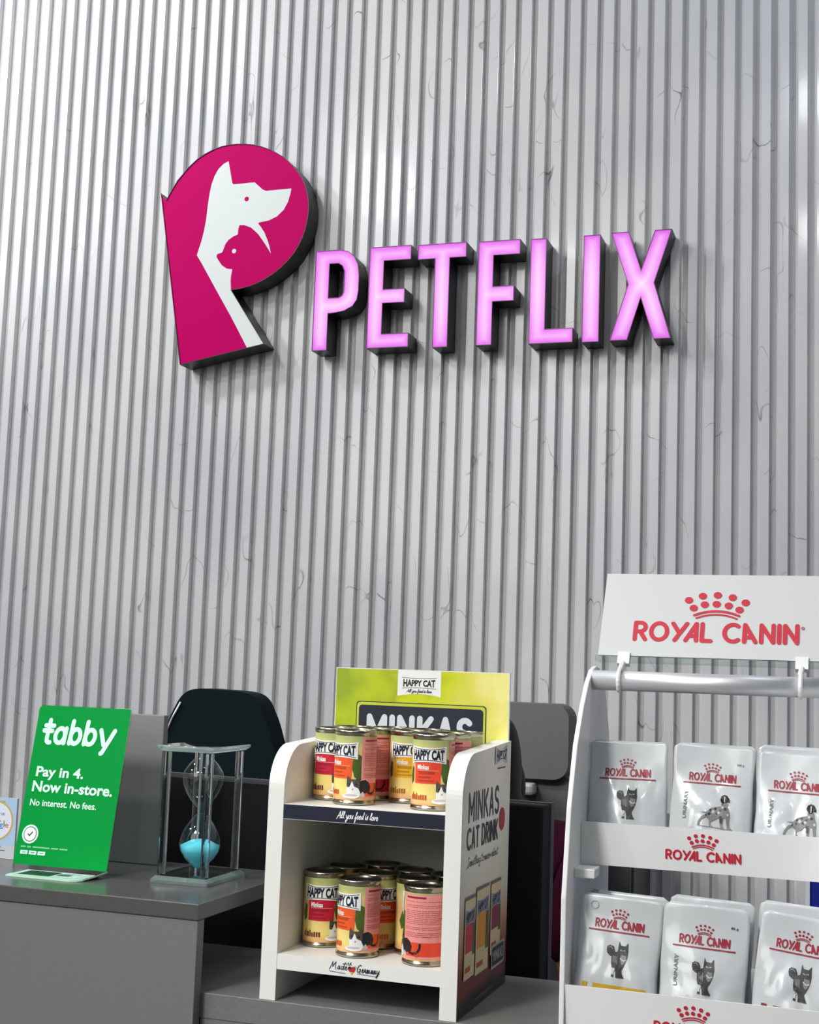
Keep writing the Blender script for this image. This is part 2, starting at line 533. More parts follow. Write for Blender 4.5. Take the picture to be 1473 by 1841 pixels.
# ---------------------------------------------------------------- wall sign: logo + letters
YF = 2.985
OUT = [(-1.7055,2.6361),(-1.6887,2.6165),(-1.6775,2.6364),(-1.6599,2.6655),(-1.6310,2.6971),(-1.6090,2.7159),(-1.5868,2.7290),(-1.5645,2.7384),(-1.5420,2.7446),(-1.5195,2.7475),(-1.4968,2.7476),(-1.4742,2.7455),(-1.4516,2.7416),(-1.4289,2.7346),(-1.4062,2.7251),(-1.3872,2.7146),(-1.3682,2.7024),(-1.3521,2.6884),(-1.3375,2.6735),(-1.3240,2.6567),(-1.3130,2.6402),(-1.3041,2.6211),(-1.2986,2.6026),(-1.2948,2.5833),(-1.2935,2.5643),(-1.2940,2.5437),(-1.2971,2.5250),(-1.3016,2.5064),(-1.3079,2.4880),(-1.3168,2.4697),(-1.3285,2.4516),(-1.3439,2.4337),(-1.3614,2.4180),(-1.3806,2.4044),(-1.4037,2.3910),(-1.4252,2.3819),(-1.4469,2.3756),(-1.4689,2.3713),(-1.4918,2.3695),(-1.3960,2.2289),(-1.6238,2.1853)]
DOG = [(-1.4424,2.2217),(-1.3971,2.2289),(-1.4917,2.3684),(-1.4942,2.3720),(-1.4965,2.3947),(-1.4958,2.4085),(-1.4932,2.4230),(-1.5091,2.4260),(-1.5227,2.4352),(-1.5328,2.4484),(-1.5390,2.4583),(-1.5375,2.4645),(-1.5235,2.4688),(-1.5196,2.4797),(-1.5157,2.4900),(-1.5076,2.4999),(-1.4949,2.5078),(-1.4832,2.5118),(-1.4825,2.5261),(-1.4797,2.5354),(-1.4666,2.5348),(-1.4476,2.5271),(-1.4282,2.5101),(-1.4125,2.4899),(-1.3998,2.4718),(-1.3906,2.4574),(-1.3939,2.4714),(-1.4008,2.4909),(-1.4107,2.5123),(-1.4210,2.5270),(-1.4289,2.5362),(-1.4261,2.5388),(-1.4004,2.5418),(-1.3789,2.5506),(-1.3614,2.5660),(-1.3507,2.5860),(-1.3452,2.6063),(-1.3432,2.6194),(-1.4118,2.6186),(-1.4212,2.6229),(-1.4434,2.6429),(-1.4575,2.6434),(-1.4836,2.6427),(-1.5024,2.6429),(-1.5056,2.6467),(-1.5190,2.7044),(-1.5319,2.6992),(-1.5463,2.6862),(-1.5559,2.6693),(-1.5631,2.6486),(-1.5674,2.6241),(-1.5711,2.5889),(-1.5730,2.5573),(-1.5771,2.5293),(-1.5831,2.5015),(-1.5926,2.4705),(-1.5935,2.4653),(-1.5777,2.4414),(-1.5279,2.3618),(-1.4871,2.2974)]

def inset(pts, d):
    """offset a closed outline inward"""
    n = len(pts)
    A = sum(pts[i][0]*pts[(i+1) % n][1]-pts[(i+1) % n][0]*pts[i][1] for i in range(n))
    s = 1 if A > 0 else -1
    out = []
    for i in range(n):
        p, q, r = Vector(pts[i-1]), Vector(pts[i]), Vector(pts[(i+1) % n])
        e, f = (q-p).normalized(), (r-q).normalized()
        n1, n2 = Vector((-e.y, e.x))*s, Vector((-f.y, f.x))*s
        b = n1+n2
        k = b.length_squared
        b = b*(2/max(k, .35)) if k > 1e-9 else n1
        out.append(tuple(q+b*d*.5*1.0 if False else q+b*(d/1.0)*.5*2/2))
    return out

def rim(bm, pts, w, y0, y1, sgn=1, lip=0):
    """hollow can: outer wall + thin front lip around an outline"""
    inn = inset(pts, w*sgn)
    n = len(pts)
    a = [bm.verts.new((q[0], y1, q[1])) for q in pts]
    b = [bm.verts.new((q[0], y0, q[1])) for q in pts]
    c = [bm.verts.new((q[0], y0, q[1])) for q in inn]
    d = [bm.verts.new((q[0], y0+.004, q[1])) for q in inn]
    for i in range(n):
        j = (i+1) % n
        bm.faces.new([a[i], a[j], b[j], b[i]])
        bm.faces.new([b[i], b[j], c[j], c[i]]).material_index = lip
        bm.faces.new([c[i], c[j], d[j], d[i]]).material_index = lip
    return inn

xy = lambda y: (lambda u, v: (u, y, v))
t = thing('logo_sign', 'large magenta sign of a white dog head over a cat silhouette, black sides', 'sign', (-1.5, YF, 2.18))
bm = bmesh.new()
inn = rim(bm, OUT, .0028, YF, YW-.001)
prism(bm, OUT, xy(YW-.004), xy(YW-.001))
kid('sign_case', bm, CASE, t)
pr = Print()
pr.poly(inn, MAGENTA, 0)
pr.poly(DOG, FACEWHITE, 1)
pr.disc(-1.4635, 2.6017, .0062, MAGENTA, 2)
pr.disc(-1.4910, 2.4698, .0058, FACEWHITE, 1)
o = Vector(t.location)
pr.build('sign_face', lambda u, v, h: Vector((u, YF+.0022-h, v))-o, t)

LETTERS = {
'P': [(-1.2695,2.4541),(-1.2067,2.4545),(-1.1842,2.4492),(-1.1682,2.4343),(-1.1578,2.4140),(-1.1542,2.3877),(-1.1542,2.3484),(-1.1574,2.3275),(-1.1681,2.3118),(-1.1897,2.3015),(-1.2101,2.2980),(-1.2306,2.2965),(-1.2306,2.2060),(-1.2695,2.2060)],
'Ph': [(-1.2316,2.4202),(-1.2086,2.4200),(-1.1987,2.4133),(-1.1930,2.3998),(-1.1930,2.3506),(-1.1966,2.3410),(-1.2049,2.3356),(-1.2316,2.3356)],
'E': [(-1.1291,2.4542),(-1.0239,2.4542),(-1.0239,2.4190),(-1.0916,2.4190),(-1.0916,2.3491),(-1.0368,2.3491),(-1.0368,2.3149),(-1.0916,2.3149),(-1.0916,2.2403),(-1.0239,2.2403),(-1.0239,2.2063),(-1.1291,2.2063)],
'T': [(-1.0068,2.4523),(-.8872,2.4523),(-.8872,2.4163),(-.9272,2.4163),(-.9272,2.2019),(-.9642,2.2019),(-.9642,2.4163),(-1.0068,2.4163)],
'F': [(-.8578,2.4502),(-.7573,2.4502),(-.7573,2.4150),(-.8205,2.4150),(-.8205,2.3408),(-.7699,2.3408),(-.7699,2.3045),(-.8205,2.3045),(-.8205,2.2023),(-.8578,2.2023)],
'L': [(-.7325,2.4480),(-.6952,2.4480),(-.6952,2.2338),(-.6300,2.2338),(-.6300,2.2003),(-.7325,2.2003)],
'I': [(-.6087,2.4478),(-.5703,2.4478),(-.5703,2.1987),(-.6087,2.1987)],
'X': [(-.5456,2.4498),(-.5063,2.4498),(-.4771,2.3601),(-.4473,2.4498),(-.4092,2.4498),(-.4473,2.3285),(-.4092,2.1998),(-.4473,2.1998),(-.4771,2.2947),(-.5063,2.1998),(-.5456,2.1998),(-.5063,2.3285)]}
GLOW = bpy.data.materials.new('lit_pink_acrylic')
GLOW.use_nodes = True
nt, bs, N, LK = nodes(GLOW)
at = N('ShaderNodeAttribute'); at.attribute_name = 'led'
r = N('ShaderNodeValToRGB')
el = r.color_ramp.elements
el.new(.5); el.new(.8)
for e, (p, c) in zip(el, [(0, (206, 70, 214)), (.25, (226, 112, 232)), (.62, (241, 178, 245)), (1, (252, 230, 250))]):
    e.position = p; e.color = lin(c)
LK(at.outputs['Fac'], r.inputs[0])
LK(r.outputs[0], bs.inputs['Emission Color'])
bs.inputs['Emission Strength'].default_value = 1.0
bs.inputs['Base Color'].default_value = lin((50, 20, 50))
bs.inputs['Roughness'].default_value = .4
RIMP = mat('purple_edge_trim', (86, 10, 84), .3, emit=(120, 10, 110), estr=.25)

def segdist(p, a, b):
    d = b-a
    k = max(0, min(1, (p-a).dot(d)/d.length_squared))
    return (p-a-d*k).length

ORD = {'P': 'first', 'E': 'second', 'T': 'third', 'F': 'fourth', 'L': 'fifth', 'I': 'sixth', 'X': 'last'}
for ch in 'PETFLIX':
    pts = LETTERS[ch]
    hole = LETTERS['Ph'] if ch == 'P' else None
    zb = min(q[1] for q in pts)
    t = thing('sign_letter', 'glowing pink channel letter %s with black sides, %s letter on the slatted wall' % (ch, ORD[ch]), 'sign letter', (pts[0][0], YF, zb), group='lit letters of the wall sign')
    bm = bmesh.new()
    inn = rim(bm, pts, .0026, YF, YW-.001, 1, 1)
    inh = None
    if hole: inh = rim(bm, hole, .0026, YF, YW-.001, -1, 1)
    prism(bm, pts, xy(YW-.004), xy(YW-.001), hole)
    kid('letter_case', bm, [CASE, RIMP], t)
    bm = bmesh.new()
    loops = [inn]+([inh] if inh else [])
    fl_ = [q for l in loops for q in l]
    v = [bm.verts.new((q[0], 0, q[1])) for q in fl_]
    for tri in tessellate_polygon([[Vector((q[0], q[1], 0)) for q in l] for l in loops]):
        bm.faces.new([v[i] for i in tri])
    for ax in (0, 2):
        lo_ = min(q.co[ax] for q in bm.verts); hi_ = max(q.co[ax] for q in bm.verts)
        c_ = lo_+.004
        while c_ < hi_:
            pc = [0, 0, 0]; pn = [0, 0, 0]; pc[ax] = c_; pn[ax] = 1
            bmesh.ops.bisect_plane(bm, geom=bm.verts[:]+bm.edges[:]+bm.faces[:], plane_co=pc, plane_no=pn, dist=1e-7)
            c_ += .004
    edges = [(Vector(l[i]), Vector(l[(i+1) % len(l)])) for l in loops for i in range(len(l))]
    val = []
    for q in bm.verts:
        p2 = Vector((q.co.x, q.co.z))
        d = min(segdist(p2, a, b) for a, b in edges)
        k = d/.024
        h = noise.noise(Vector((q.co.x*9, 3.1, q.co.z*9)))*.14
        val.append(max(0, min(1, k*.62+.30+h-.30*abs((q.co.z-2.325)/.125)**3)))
        q.co -= Vector((pts[0][0], 0, zb))
        q.co.y = .0022
    me = bpy.data.meshes.new('letter_face')
    bm.to_mesh(me); bm.free()
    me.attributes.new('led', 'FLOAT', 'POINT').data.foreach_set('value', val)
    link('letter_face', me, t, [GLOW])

# ---------------------------------------------------------------- green sign on the counter
t = thing('countertop_sign', 'green payment sign with white lettering leaning back in a clear acrylic stand on the counter', 'sign', (-1.042, 1.655, CZ))
x0, x1 = -.074, .0735
ln = Vector((0, .043, .2215)); L_ = ln.length; ud = ln.normalized()
nrm = Vector((1, 0, 0)).cross(ud)
def lean(u, v, h=0): return Vector((u, 0, .003))+ud*v+nrm*h
bm = bmesh.new()
prism(bm, [(x0, .0), (x1, .0), (x1, L_), (x0+.004, L_), (x0, L_-.004)], lambda u, v: lean(u, v, -.0032), lambda u, v: lean(u, v, -.0004))
obj('acrylic_panel', bm, ACRYL, t)
def curl(u, v): return .0024+.009*max(0, (u-.058)/.02)**2
bm = bmesh.new()
for ol in ([(x0+.026, -.052), (.050, -.052), (.058, -.048), (.058, 0), (x0+.026, 0)], [(.058, -.048), (.064, -.042), (.064, 0), (.058, 0)], [(.064, -.042), (.070, -.025), (.0755, 0), (.064, 0)]):
    prism(bm, ol, lambda u, v: (u, v, .0002+curl(u, v)-.0024), lambda u, v: (u, v, curl(u, v)))
obj('base_plate', bm, mat('mint_acrylic', (206, 240, 220), .15), t)
pr = Print()
DG = mat('dark_green_ink', (12, 40, 36), .4)
pr.rect(-.038, .010, -.040, -.006, DG).rect(.014, .050, -.040, -.004, mat('pale_card', (196, 220, 214), .4)).rect(.014, .034, -.030, -.016, mat('teal_ink', (70, 96, 92), .5), 2)
pr.rect(.018, .044, -.012, -.010, GREYINK, 2).rect(-.030, .0, -.020, -.0185, GREEN, 2)
pr.build('base_card', lambda u, v, h: Vector((u, v, .0025+h)), t)
PX0, PX1, PW = x0+.0004, x1-.0004, x1-x0-.0008
vb = .0055
VH = L_-vb
def U(k): return PX0+PW*k
def V(k): return L_-VH*k
pr = Print()
pr.poly([(PX0, vb), (PX1, vb), (PX1, L_-.001), (PX0+.004, L_-.001), (PX0, L_-.005)], GREEN, 0)
TB = lambda L: [(U(.085+.0825*x_+.012*y_), V(.242-.098*y_)) for x_, y_ in L]
for g_ in ([(.55, 1.48), (.55, .30), (.62, .10), (.80, .03), (1.05, .03)], [(.08, 1.12), (1.15, 1.12)], [(.0, .78), (1.05, .78)],
           [(2.9, .98), (2.9, .03)], arc(2.25, .5, .62, .47, 0, 360, 20), [(3.65, 1.48), (3.65, .03)], arc(4.3, .5, .62, .47, 0, 360, 20),
           [(5.6, 1.48), (5.6, .03)], arc(6.25, .5, .62, .47, 0, 360, 20), [(7.5, .98), (8.2, .05)], [(9.3, .98), (8.2, -.45), (8.05, -.50)]):
    pr.stroke(TB(g_), .0064, MINT, 1)
pr.text('Pay in 4.', U(.085), U(.60), V(.476), V(.392), MINT, 1, .028)
pr.text('Now in-store.', U(.07), U(.935), V(.553), V(.484), MINT, 1, .028)
pr.text('No interest. No fees.', U(.075), U(.79), V(.640), V(.598), MINT, 1, .018)
cx, cy = U(.135), V(.815)
pr.disc(cx, cy, .0128, MINT, 1, n=28).disc(cx, cy, .0102, INKBLACK, 2, n=28).disc(cx, cy, .0092, PAPER, 3, n=28)
pr.stroke([(cx-.003, cy), (cx-.0008, cy-.0022), (cx+.0035, cy+.0028)], .0016, INKBLACK, 4)
GM = mat('faint_mint_ink', (120, 205, 150), .5)
for a, b in ((.055, .11), (.125, .165), (.185, .37), (.385, .46), (.475, .56)):
    pr.rect(U(a), U(b), V(.897), V(.888), GM, 1)
for k in range(3):
    a = .06+.095*k
    pr.rect(U(a), U(a+.08), V(.938), V(.915), MINT, 1).rect(U(a+.02), U(a+.06), V(.929), V(.924), GREEN, 2)
pr.build('poster', lambda u, v, h: lean(u, v, h), t)

# ---------------------------------------------------------------- review card at the left edge
t = thing('review_card', 'small pale blue review card with a round badge at the counter edge', 'card', (-1.2, 1.735, CZ), (0, 0, 0))
ck = mat('card_acrylic', (215, 222, 226), .2)
bm = bmesh.new()
box(bm, -.055, .032, 0, .004, .0003, .0865)
obj('card_back', bm, ck, t)
bm = B(-.055, .032, .0045, .04, .0003, .003)
obj('foot', bm, ck, t)
pr = Print()
SKY = mat('pale_blue_print', (176, 206, 232), .4)
GOLD = mat('ochre_print', (206, 178, 92), .4)
pr.rect(-.055, .032, .0003, .0865, SKY, 0).rect(-.055, .032, .0, .018, mat('card_grey', (206, 206, 208), .4), 1)
pr.rect(-.012, .012, .079, .0815, mat('olive_print', (176, 168, 110), .4), 1)
pr.disc(-.001, .053, .0285, GOLD, 1, n=32).disc(-.001, .053, .0258, mat('card_white', (228, 234, 246), .4), 2, n=32)
pr.text('REVIEW US', -.013, .012, .061, .0645, INK, 3, .02).text('ON', -.004, .003, .0555, .059, INK, 3, .02)
for k, c in enumerate([(80, 170, 90), (200, 180, 90), (200, 170, 90), (200, 170, 90), (200, 170, 90)]):
    pr.disc(-.014+.0065*k, .0525, .0017, mat('star_%d' % k, c, .5), 3, n=5)
gx = -.018
for ch, w, c in (('G', .008, (66, 120, 220)), ('o', .006, (210, 90, 80)), ('o', .006, (220, 180, 60)), ('g', .006, (66, 120, 220)), ('l', .002, (70, 160, 90)), ('e', .006, (210, 90, 80))):
    y0_ = .044 if ch != 'g' else .0415
    y1_ = .051 if ch in 'Gl' else .0492
    pr.text(ch, gx, gx+w, y0_, y1_, mat('logo_'+ch+str(c[0]), c, .5), 3, .01)
    gx += w+.0008
pr.disc(-.003, .0215, .003, mat('blue_ink', (40, 100, 200), .5), 2, ry=.004)
pr.rect(-.03, .010, .0155, .017, mat('slate_ink', (120, 140, 150), .5), 2).rect(-.012, .016, .0105, .0118, mat('blue_ink2', (80, 110, 160), .5), 2).rect(-.05, -.014, .0105, .015, GOLD, 2)
pr.build('card_print', lambda u, v, h: Vector((u, -h-.0001, v+.0003)), t)

# ---------------------------------------------------------------- hourglass
t = thing('hourglass', 'clear crystal hourglass with turquoise sand standing on the counter edge', 'hourglass', (-.860, 1.712, CZ))
hx, hy = .040, .058
def plate(z0, z1, b):
    bm = bmesh.new()
    r = [rrect(-hx-.002, hx+.002, -hy, hy, .001, 1), rrect(-hx-.002+b, hx+.002-b, -hy+b, hy-b, .001, 1)]
    a = [bm.verts.new((q[0], q[1], z0)) for q in r[0]]
    m_ = [bm.verts.new((q[0], q[1], z0+(z1-z0)*.45)) for q in r[0]]
    c = [bm.verts.new((q[0], q[1], z1)) for q in r[1]]
    n = len(a)
    for p, q in ((a, m_), (m_, c)):
        for i in range(n):
            bm.faces.new([p[i], p[(i+1) % n], q[(i+1) % n], q[i]]).material_index = 1
    bm.faces.new(list(reversed(a))); bm.faces.new(c)
    return bm
HG = mat('crystal_glass', (248, 253, 252), 0, trans=1, ior=1.5)
obj('base_plate', plate(.0003, 0.0095, .0045), [PLATE, BEVELG], t)
bm = plate(0, .008, .0045)
bmesh.ops.scale(bm, verts=bm.verts, vec=(1, 1, -1))
bmesh.ops.translate(bm, verts=bm.verts, vec=(0, 0, .1805))
obj('top_plate', bm, [PLATE, BEVELG], t)
for sx in (-1, 1):
    for sy in (-1, 1):
        bm = bmesh.new()
        tube(bm, [(sx*.0315, sy*.046, .0108), (sx*.0315, sy*.046, .1712)], .0056, 20)
        obj('pillar', bm, HG, t, smooth=False)
        for p in t.children[-1].data.polygons: p.use_smooth = len(p.vertices) == 4
hp = [(.0050, 0), (.0065, .004), (.0120, .009), (.0195, .0165), (.0262, .0265), (.0280, .034), (.0268, .044), (.0222, .056), (.0150, .0665), (.0075, .0745), (.0030, .0785), (.0022, .08)]
full = hp+[(r, .16-z) for r, z in reversed(hp[:-1])]
z0 = .011
bm = bmesh.new()
outer = [(r, z+z0) for r, z in full]
lathe(bm, [(0, z0)]+outer+[(0, z0+.16)], 36)
obj('glass_bulb', bm, BULB, t, smooth=True)
bm = bmesh.new()
sand = [(r-.0013, z+z0) for r, z in hp if .003 < z <= .036]
lathe(bm, [(0, z0+.0045)]+sand+[(.012, z0+.041), (0, z0+.043)], 36)
obj('sand', bm, BLUESAND, t, smooth=True)

# ---------------------------------------------------------------- things behind the counter
t = thing('desk_partition', 'plain grey upright panel standing behind the green sign', 'panel', (-1.05, 1.8, CZ))
obj('panel', B(-.13, .082, -.008, .006, .0003, .2135), mat('grey_board', (134, 134, 134), .6), t, bevel=.001)
# black monitor seen from behind
mp0, mp1 = Vector((-1.075, 1.965, 0)), Vector((-.420, 1.862, 0))
dm = (mp1-mp0); wm = dm.length
t = thing('computer_monitor', 'wide black monitor seen from behind, standing between counter and office chairs', 'monitor', (mp0+mp1)/2+Vector((0, 0, .7505)), (0, 0, math.atan2(dm.y, dm.x)))
zt = 1.272-.7505
bm = B(-wm/2, wm/2, 0, .03, zt-.385, zt)
obj('screen_housing', bm, mat('monitor_back', (9, 9, 10), .55, spec=.3), t, bevel=.003)
obj('bezel', B(-wm/2-.001, wm/2+.001, .0305, .042, zt-.386, zt+.001), mat('monitor_bezel', (70, 70, 72), .4), t)
bm = bmesh.new(); box(bm, -.03, .03, .045, .06, .012, zt-.15); obj('stand_neck', bm, BLACK, t)
obj('stand_foot', B(-.12, .12, -.0, .1, .0005, .0115), BLACK, t, bevel=.003)

def padded(name, outline, y0, y1, m, parent, bulge=.5, bevel=.02, curve=0):
    """upholstered pad: outline in x,z extruded in y with soft edges"""
    bm = bmesh.new()
    prism(bm, outline, lambda u, v: (u, y0+curve*u*u, v), lambda u, v: (u, y1+curve*u*u, v))
    o = obj(name, bm, m, parent, smooth=False, bevel=bevel, seg=5)
    return o

def office_chair(name, label, loc, rot, back, pad_m, extra=None):
    t = thing(name, label, 'chair', loc, rot, None)
    padded('backrest', back, -.035, .03, pad_m, t, bevel=.022)
    seat = rrect(-.24, .24, -.24, .22, .06)
    bm = bmesh.new(); prism(bm, seat, lambda u, v: (u, v-.2, .44), lambda u, v: (u, v-.2, .51))
    obj('seat', bm, pad_m, t, bevel=.02, seg=4)
    bm = bmesh.new(); tube(bm, [(0, -.2, .09), (0, -.2, .4395)], .028, 16); obj('gas_column', bm, BLACK, t, smooth=False)
    bm = bmesh.new(); tube(bm, [(0, .0, .47), (0, .052, .5), (0, .058, .62), (0, .04, .8)], .016, 10); obj('back_bar', bm, BLACK, t)
    bm = bmesh.new()
    for k in range(5):
        a = 2*pi*k/5
        tube(bm, [(0, -.2, .085), (.27*math.sin(a), -.2+.27*math.cos(a), .062)], [.024, .014], 8)
    obj('star_base', bm, BLACK, t)
    for k in range(5):
        a = 2*pi*k/5
        bm = bmesh.new(); tube(bm, [(.27*math.sin(a)-.012, -.2+.27*math.cos(a), .028), (.27*math.sin(a)+.012, -.2+.27*math.cos(a), .028)], .0275, 14)
        obj('caster', bm, BLACK, t)
    return t

# dark teal chair (left)
def smooth_outline(pts, n=5):
    out = []
    m_ = len(pts)
    for i in range(m_):
        a, b, c, d = (Vector(pts[(i+k) % m_]) for k in (-1, 0, 1, 2))
        for k in range(n):
            u = k/n
            q = .5*((2*b)+(c-a)*u+(2*a-5*b+4*c-d)*u*u+(3*b-a-3*c+d)*u**3)
            out.append((q.x, q.y))
    return out
bk = smooth_outline([(-.185, .64), (0, .62), (.185, .64), (.20, .85), (.175, 1.12), (.122, 1.30), (.100, 1.355), (.082, 1.382), (.055, 1.393), (0, 1.396), (-.052, 1.396), (-.080, 1.383), (-.098, 1.355), (-.115, 1.315), (-.145, 1.22), (-.175, 1.0), (-.19, .85)])
ch = office_chair('office_chair', 'dark teal high-backed office chair behind the hourglass', (-1.245, 2.56, 0), (0, 0, .0), bk, TEAL, None)
bm = bmesh.new()
tube(bm, [(-.180, -.022, .95), (-.150, -.036, 1.17), (-.118, -.038, 1.29), (-.100, -.038, 1.335), (-.082, -.038, 1.368)], .0022, 8)
obj('edge_piping', bm, CHROME, ch, smooth=True)
# grey chair (right)
bk = rrect(-.22, .225, .58, 1.262, .05)
ch = office_chair('office_chair', 'grey office chair with a broad headrest behind the black monitor', (-.745, 2.66, 0), (0, 0, 0), bk, GREYFAB, None)
padded('headrest', rrect(-.19, .205, 1.25, 1.394, .03), -.055, .02, GREYFAB, ch, bevel=.018)
bm = B(.105, .142, -.075, -.036, 1.220, 1.2425)
obj('headrest_bracket', bm, mat('pale_plastic', (190, 190, 186), .4), ch, bevel=.006)

# dark cabinet and blue box near the wall, seen through the pouch rack
t = thing('low_cabinet', 'dark grey low cabinet against the slatted wall, seen through the pouch rack', 'cabinet', (-.60, 2.92, 0))
obj('body', B(-.40, .155, -.10, .12, .0, 1.16), mat('cabinet_grey', (74, 75, 76), .5), t, bevel=.002)
obj('door', B(-.395, .15, -.116, -.101, .05, 1.15), mat('cabinet_grey2', (80, 81, 82), .5), t, bevel=.002)
bm = bmesh.new(); tube(bm, [(.09, -.123, .7), (.09, -.123, .85)], .006, 10); obj('handle', bm, CHROME, t.children[1])
t = thing('blue_box', 'blue box with white edge at the right behind the pouch rack', 'box', (.06, 2.75, 0))
obj('carton', B(-.158, .06, -.1, .12, .0, 1.18), mat('blue_card', (14, 34, 150), .5), t)
obj('white_edge', B(-.166, -.1585, -.106, .12, .0, 1.18), mat('white_card', (215, 220, 230), .5), t)

# ---------------------------------------------------------------- seated person behind the monitor
def skin_mesh(verts, edges, radii, sub=2):
    me = bpy.data.meshes.new('tmp')
    me.from_pydata(verts, edges, [])
    ob = bpy.data.objects.new('tmp', me)
    COL.objects.link(ob)
    ob.modifiers.new('skin', 'SKIN').use_smooth_shade = True
    if not me.skin_vertices:
        me.skin_vertices.new() if hasattr(me.skin_vertices, 'new') else None
    lay = me.skin_vertices[0].data
    for i, r in enumerate(radii):
        lay[i].radius = (r, r) if not isinstance(r, tuple) else r
        lay[i].use_root = i == 0
    s = ob.modifiers.new('sub', 'SUBSURF'); s.levels = sub; s.render_levels = sub
    dg = bpy.context.evaluated_depsgraph_get()
    out = bpy.data.meshes.new_from_object(ob.evaluated_get(dg))
    bpy.data.objects.remove(ob)
    bpy.data.meshes.remove(me)
    return out

def ell(bm, c, r, rot=None, seg=20):
    g = bmesh.ops.create_uvsphere(bm, u_segments=seg, v_segments=seg//2+2, radius=1)
    M_ = Matrix.Translation(c) @ (rot.to_4x4() if rot else Matrix()) @ Matrix.Diagonal((*r, 1))
    bmesh.ops.transform(bm, matrix=M_, verts=g['verts'])

def remeshed(name, bm, voxel, m, parent, smooth=6):
    me = bpy.data.meshes.new(name)
    bm.to_mesh(me); bm.free()
    ob = bpy.data.objects.new('tmp', me); COL.objects.link(ob)
    rm = ob.modifiers.new('r', 'REMESH'); rm.mode = 'VOXEL'; rm.voxel_size = voxel
    sm = ob.modifiers.new('s', 'SMOOTH'); sm.iterations = smooth; sm.factor = .5
    dg = bpy.context.evaluated_depsgraph_get()
    out = bpy.data.meshes.new_from_object(ob.evaluated_get(dg))
    bpy.data.objects.remove(ob)
    out.shade_smooth()
    out.name = name
    out.materials.clear()
    return link(name, out, parent, [m])

P0 = Vector((-.665, 2.38, 0))
per = thing('person', 'person in a maroon top sitting mostly hidden behind the black monitor', 'person', P0)
vs, es, rs = [], [], []
def jt(p, r, par=None):
    vs.append(p); rs.append(r)
    if par is not None: es.append((par, len(vs)-1))
    return len(vs)-1
pel = jt((0, .06, .64), (.13, .10))
sp = jt((0, .06, .80), (.115, .09), pel)
chs = jt((0, .03, 1.0), (.135, .10), sp)
cl_ = jt((0, .0, 1.13), (.10, .075), chs)
nk = jt((0, -.04, 1.21), (.05, .05), cl_)
hd = jt((0, -.095, 1.25), (.055, .055), nk)
hands = []
for s in (-1, 1):
    sh = jt((s*.165, 0, 1.145), (.052, .052), cl_)
    e = jt((s*.215, -.04, .92), (.040, .040), sh)
    f = jt((s*.175, -.13, .855), (.036, .036), e)
    w = jt((s*.12, -.205, .805), (.026, .022), f)
    h1 = jt((s*.105, -.235, .790), (.030, .018), w)
    h2 = jt((s*.095, -.265, .786), (.030, .015), h1)
    hands.append((s, h2, h1))
    th = jt((s*.10, -.13, .62), (.085, .085), pel)
    kn = jt((s*.12, -.36, .59), (.06, .06), th)
    an = jt((s*.12, -.30, .12), (.04, .04), kn)
    jt((s*.13, -.40, .05), (.035, .03), an)
me = skin_mesh([Vector(v) for v in vs], es, rs, 2)
bm = bmesh.new(); bm.from_mesh(me); bpy.data.meshes.remove(me)
hr = Matrix.Rotation(math.radians(32), 3, 'X')          # head bent forward
hc = Vector((0, -.135, 1.300))
def H(x, y, z): return hc+hr @ Vector((x, y, z))
ell(bm, H(0, .012, .025), (.073, .092, .082), hr)
ell(bm, H(0, -.012, -.035), (.058, .070, .075), hr)
ell(bm, H(0, -.035, -.085), (.032, .030, .022), hr)       # chin
ell(bm, H(0, -.092, -.028), (.013, .016, .022), hr)       # nose
ell(bm, H(0, -.084, -.005), (.009, .012, .024), hr)
for s in (-1, 1):
    ell(bm, H(s*.074, .012, -.012), (.008, .017, .029), hr)  # ears
    ell(bm, H(s*.03, -.076, .02), (.022, .012, .008), hr)    # brow
    ell(bm, H(s*.034, -.06, -.03), (.022, .018, .018), hr)   # cheek
ell(bm, H(0, -.077, -.062), (.022, .009, .006), hr)
ell(bm, H(0, -.076, -.072), (.019, .009, .006), hr)
for s, h2, h1 in hands:
    c = Vector(vs[h2])
    d = Vector((-s*.3, -.95, -.03)).normalized(); sd = Vector((d.y, -d.x, 0))*s
    for k, (off, ln_) in enumerate([(-.024, .066), (-.008, .076), (.008, .072), (.023, .056)]):
        a = c+sd*off
        tube(bm, [a-d*.01, a+d*ln_*.45+Vector((0, 0, .010)), a+d*ln_*.78+Vector((0, 0, .003)), a+d*ln_+Vector((0, 0, -.012))], [.0092, .0088, .008, .006], 8)
    a = Vector(vs[h1])-sd*.022
    tube(bm, [a, a-sd*.026+d*.016, a-sd*.034+d*.045], [.012, .0105, .008], 8)
body = remeshed('body', bm, .0055, SKIN, per, 4)
# eyes and mouth
for s in (-1, 1):
    bm = bmesh.new(); ell(bm, H(s*.031, -.072, -.003), (.013, .010, .008), hr); obj('eye', bm, PAPER, per, smooth=True)
    bm = bmesh.new(); ell(bm, H(s*.031, -.0785, -.005), (.0055, .005, .0055), hr); obj('iris', bm, INKBLACK, per.children[-1], smooth=True)
bm = bmesh.new(); ell(bm, H(0, -.0795, -.066), (.019, .009, .007), hr); obj('mouth', bm, LIPS, per, smooth=True)
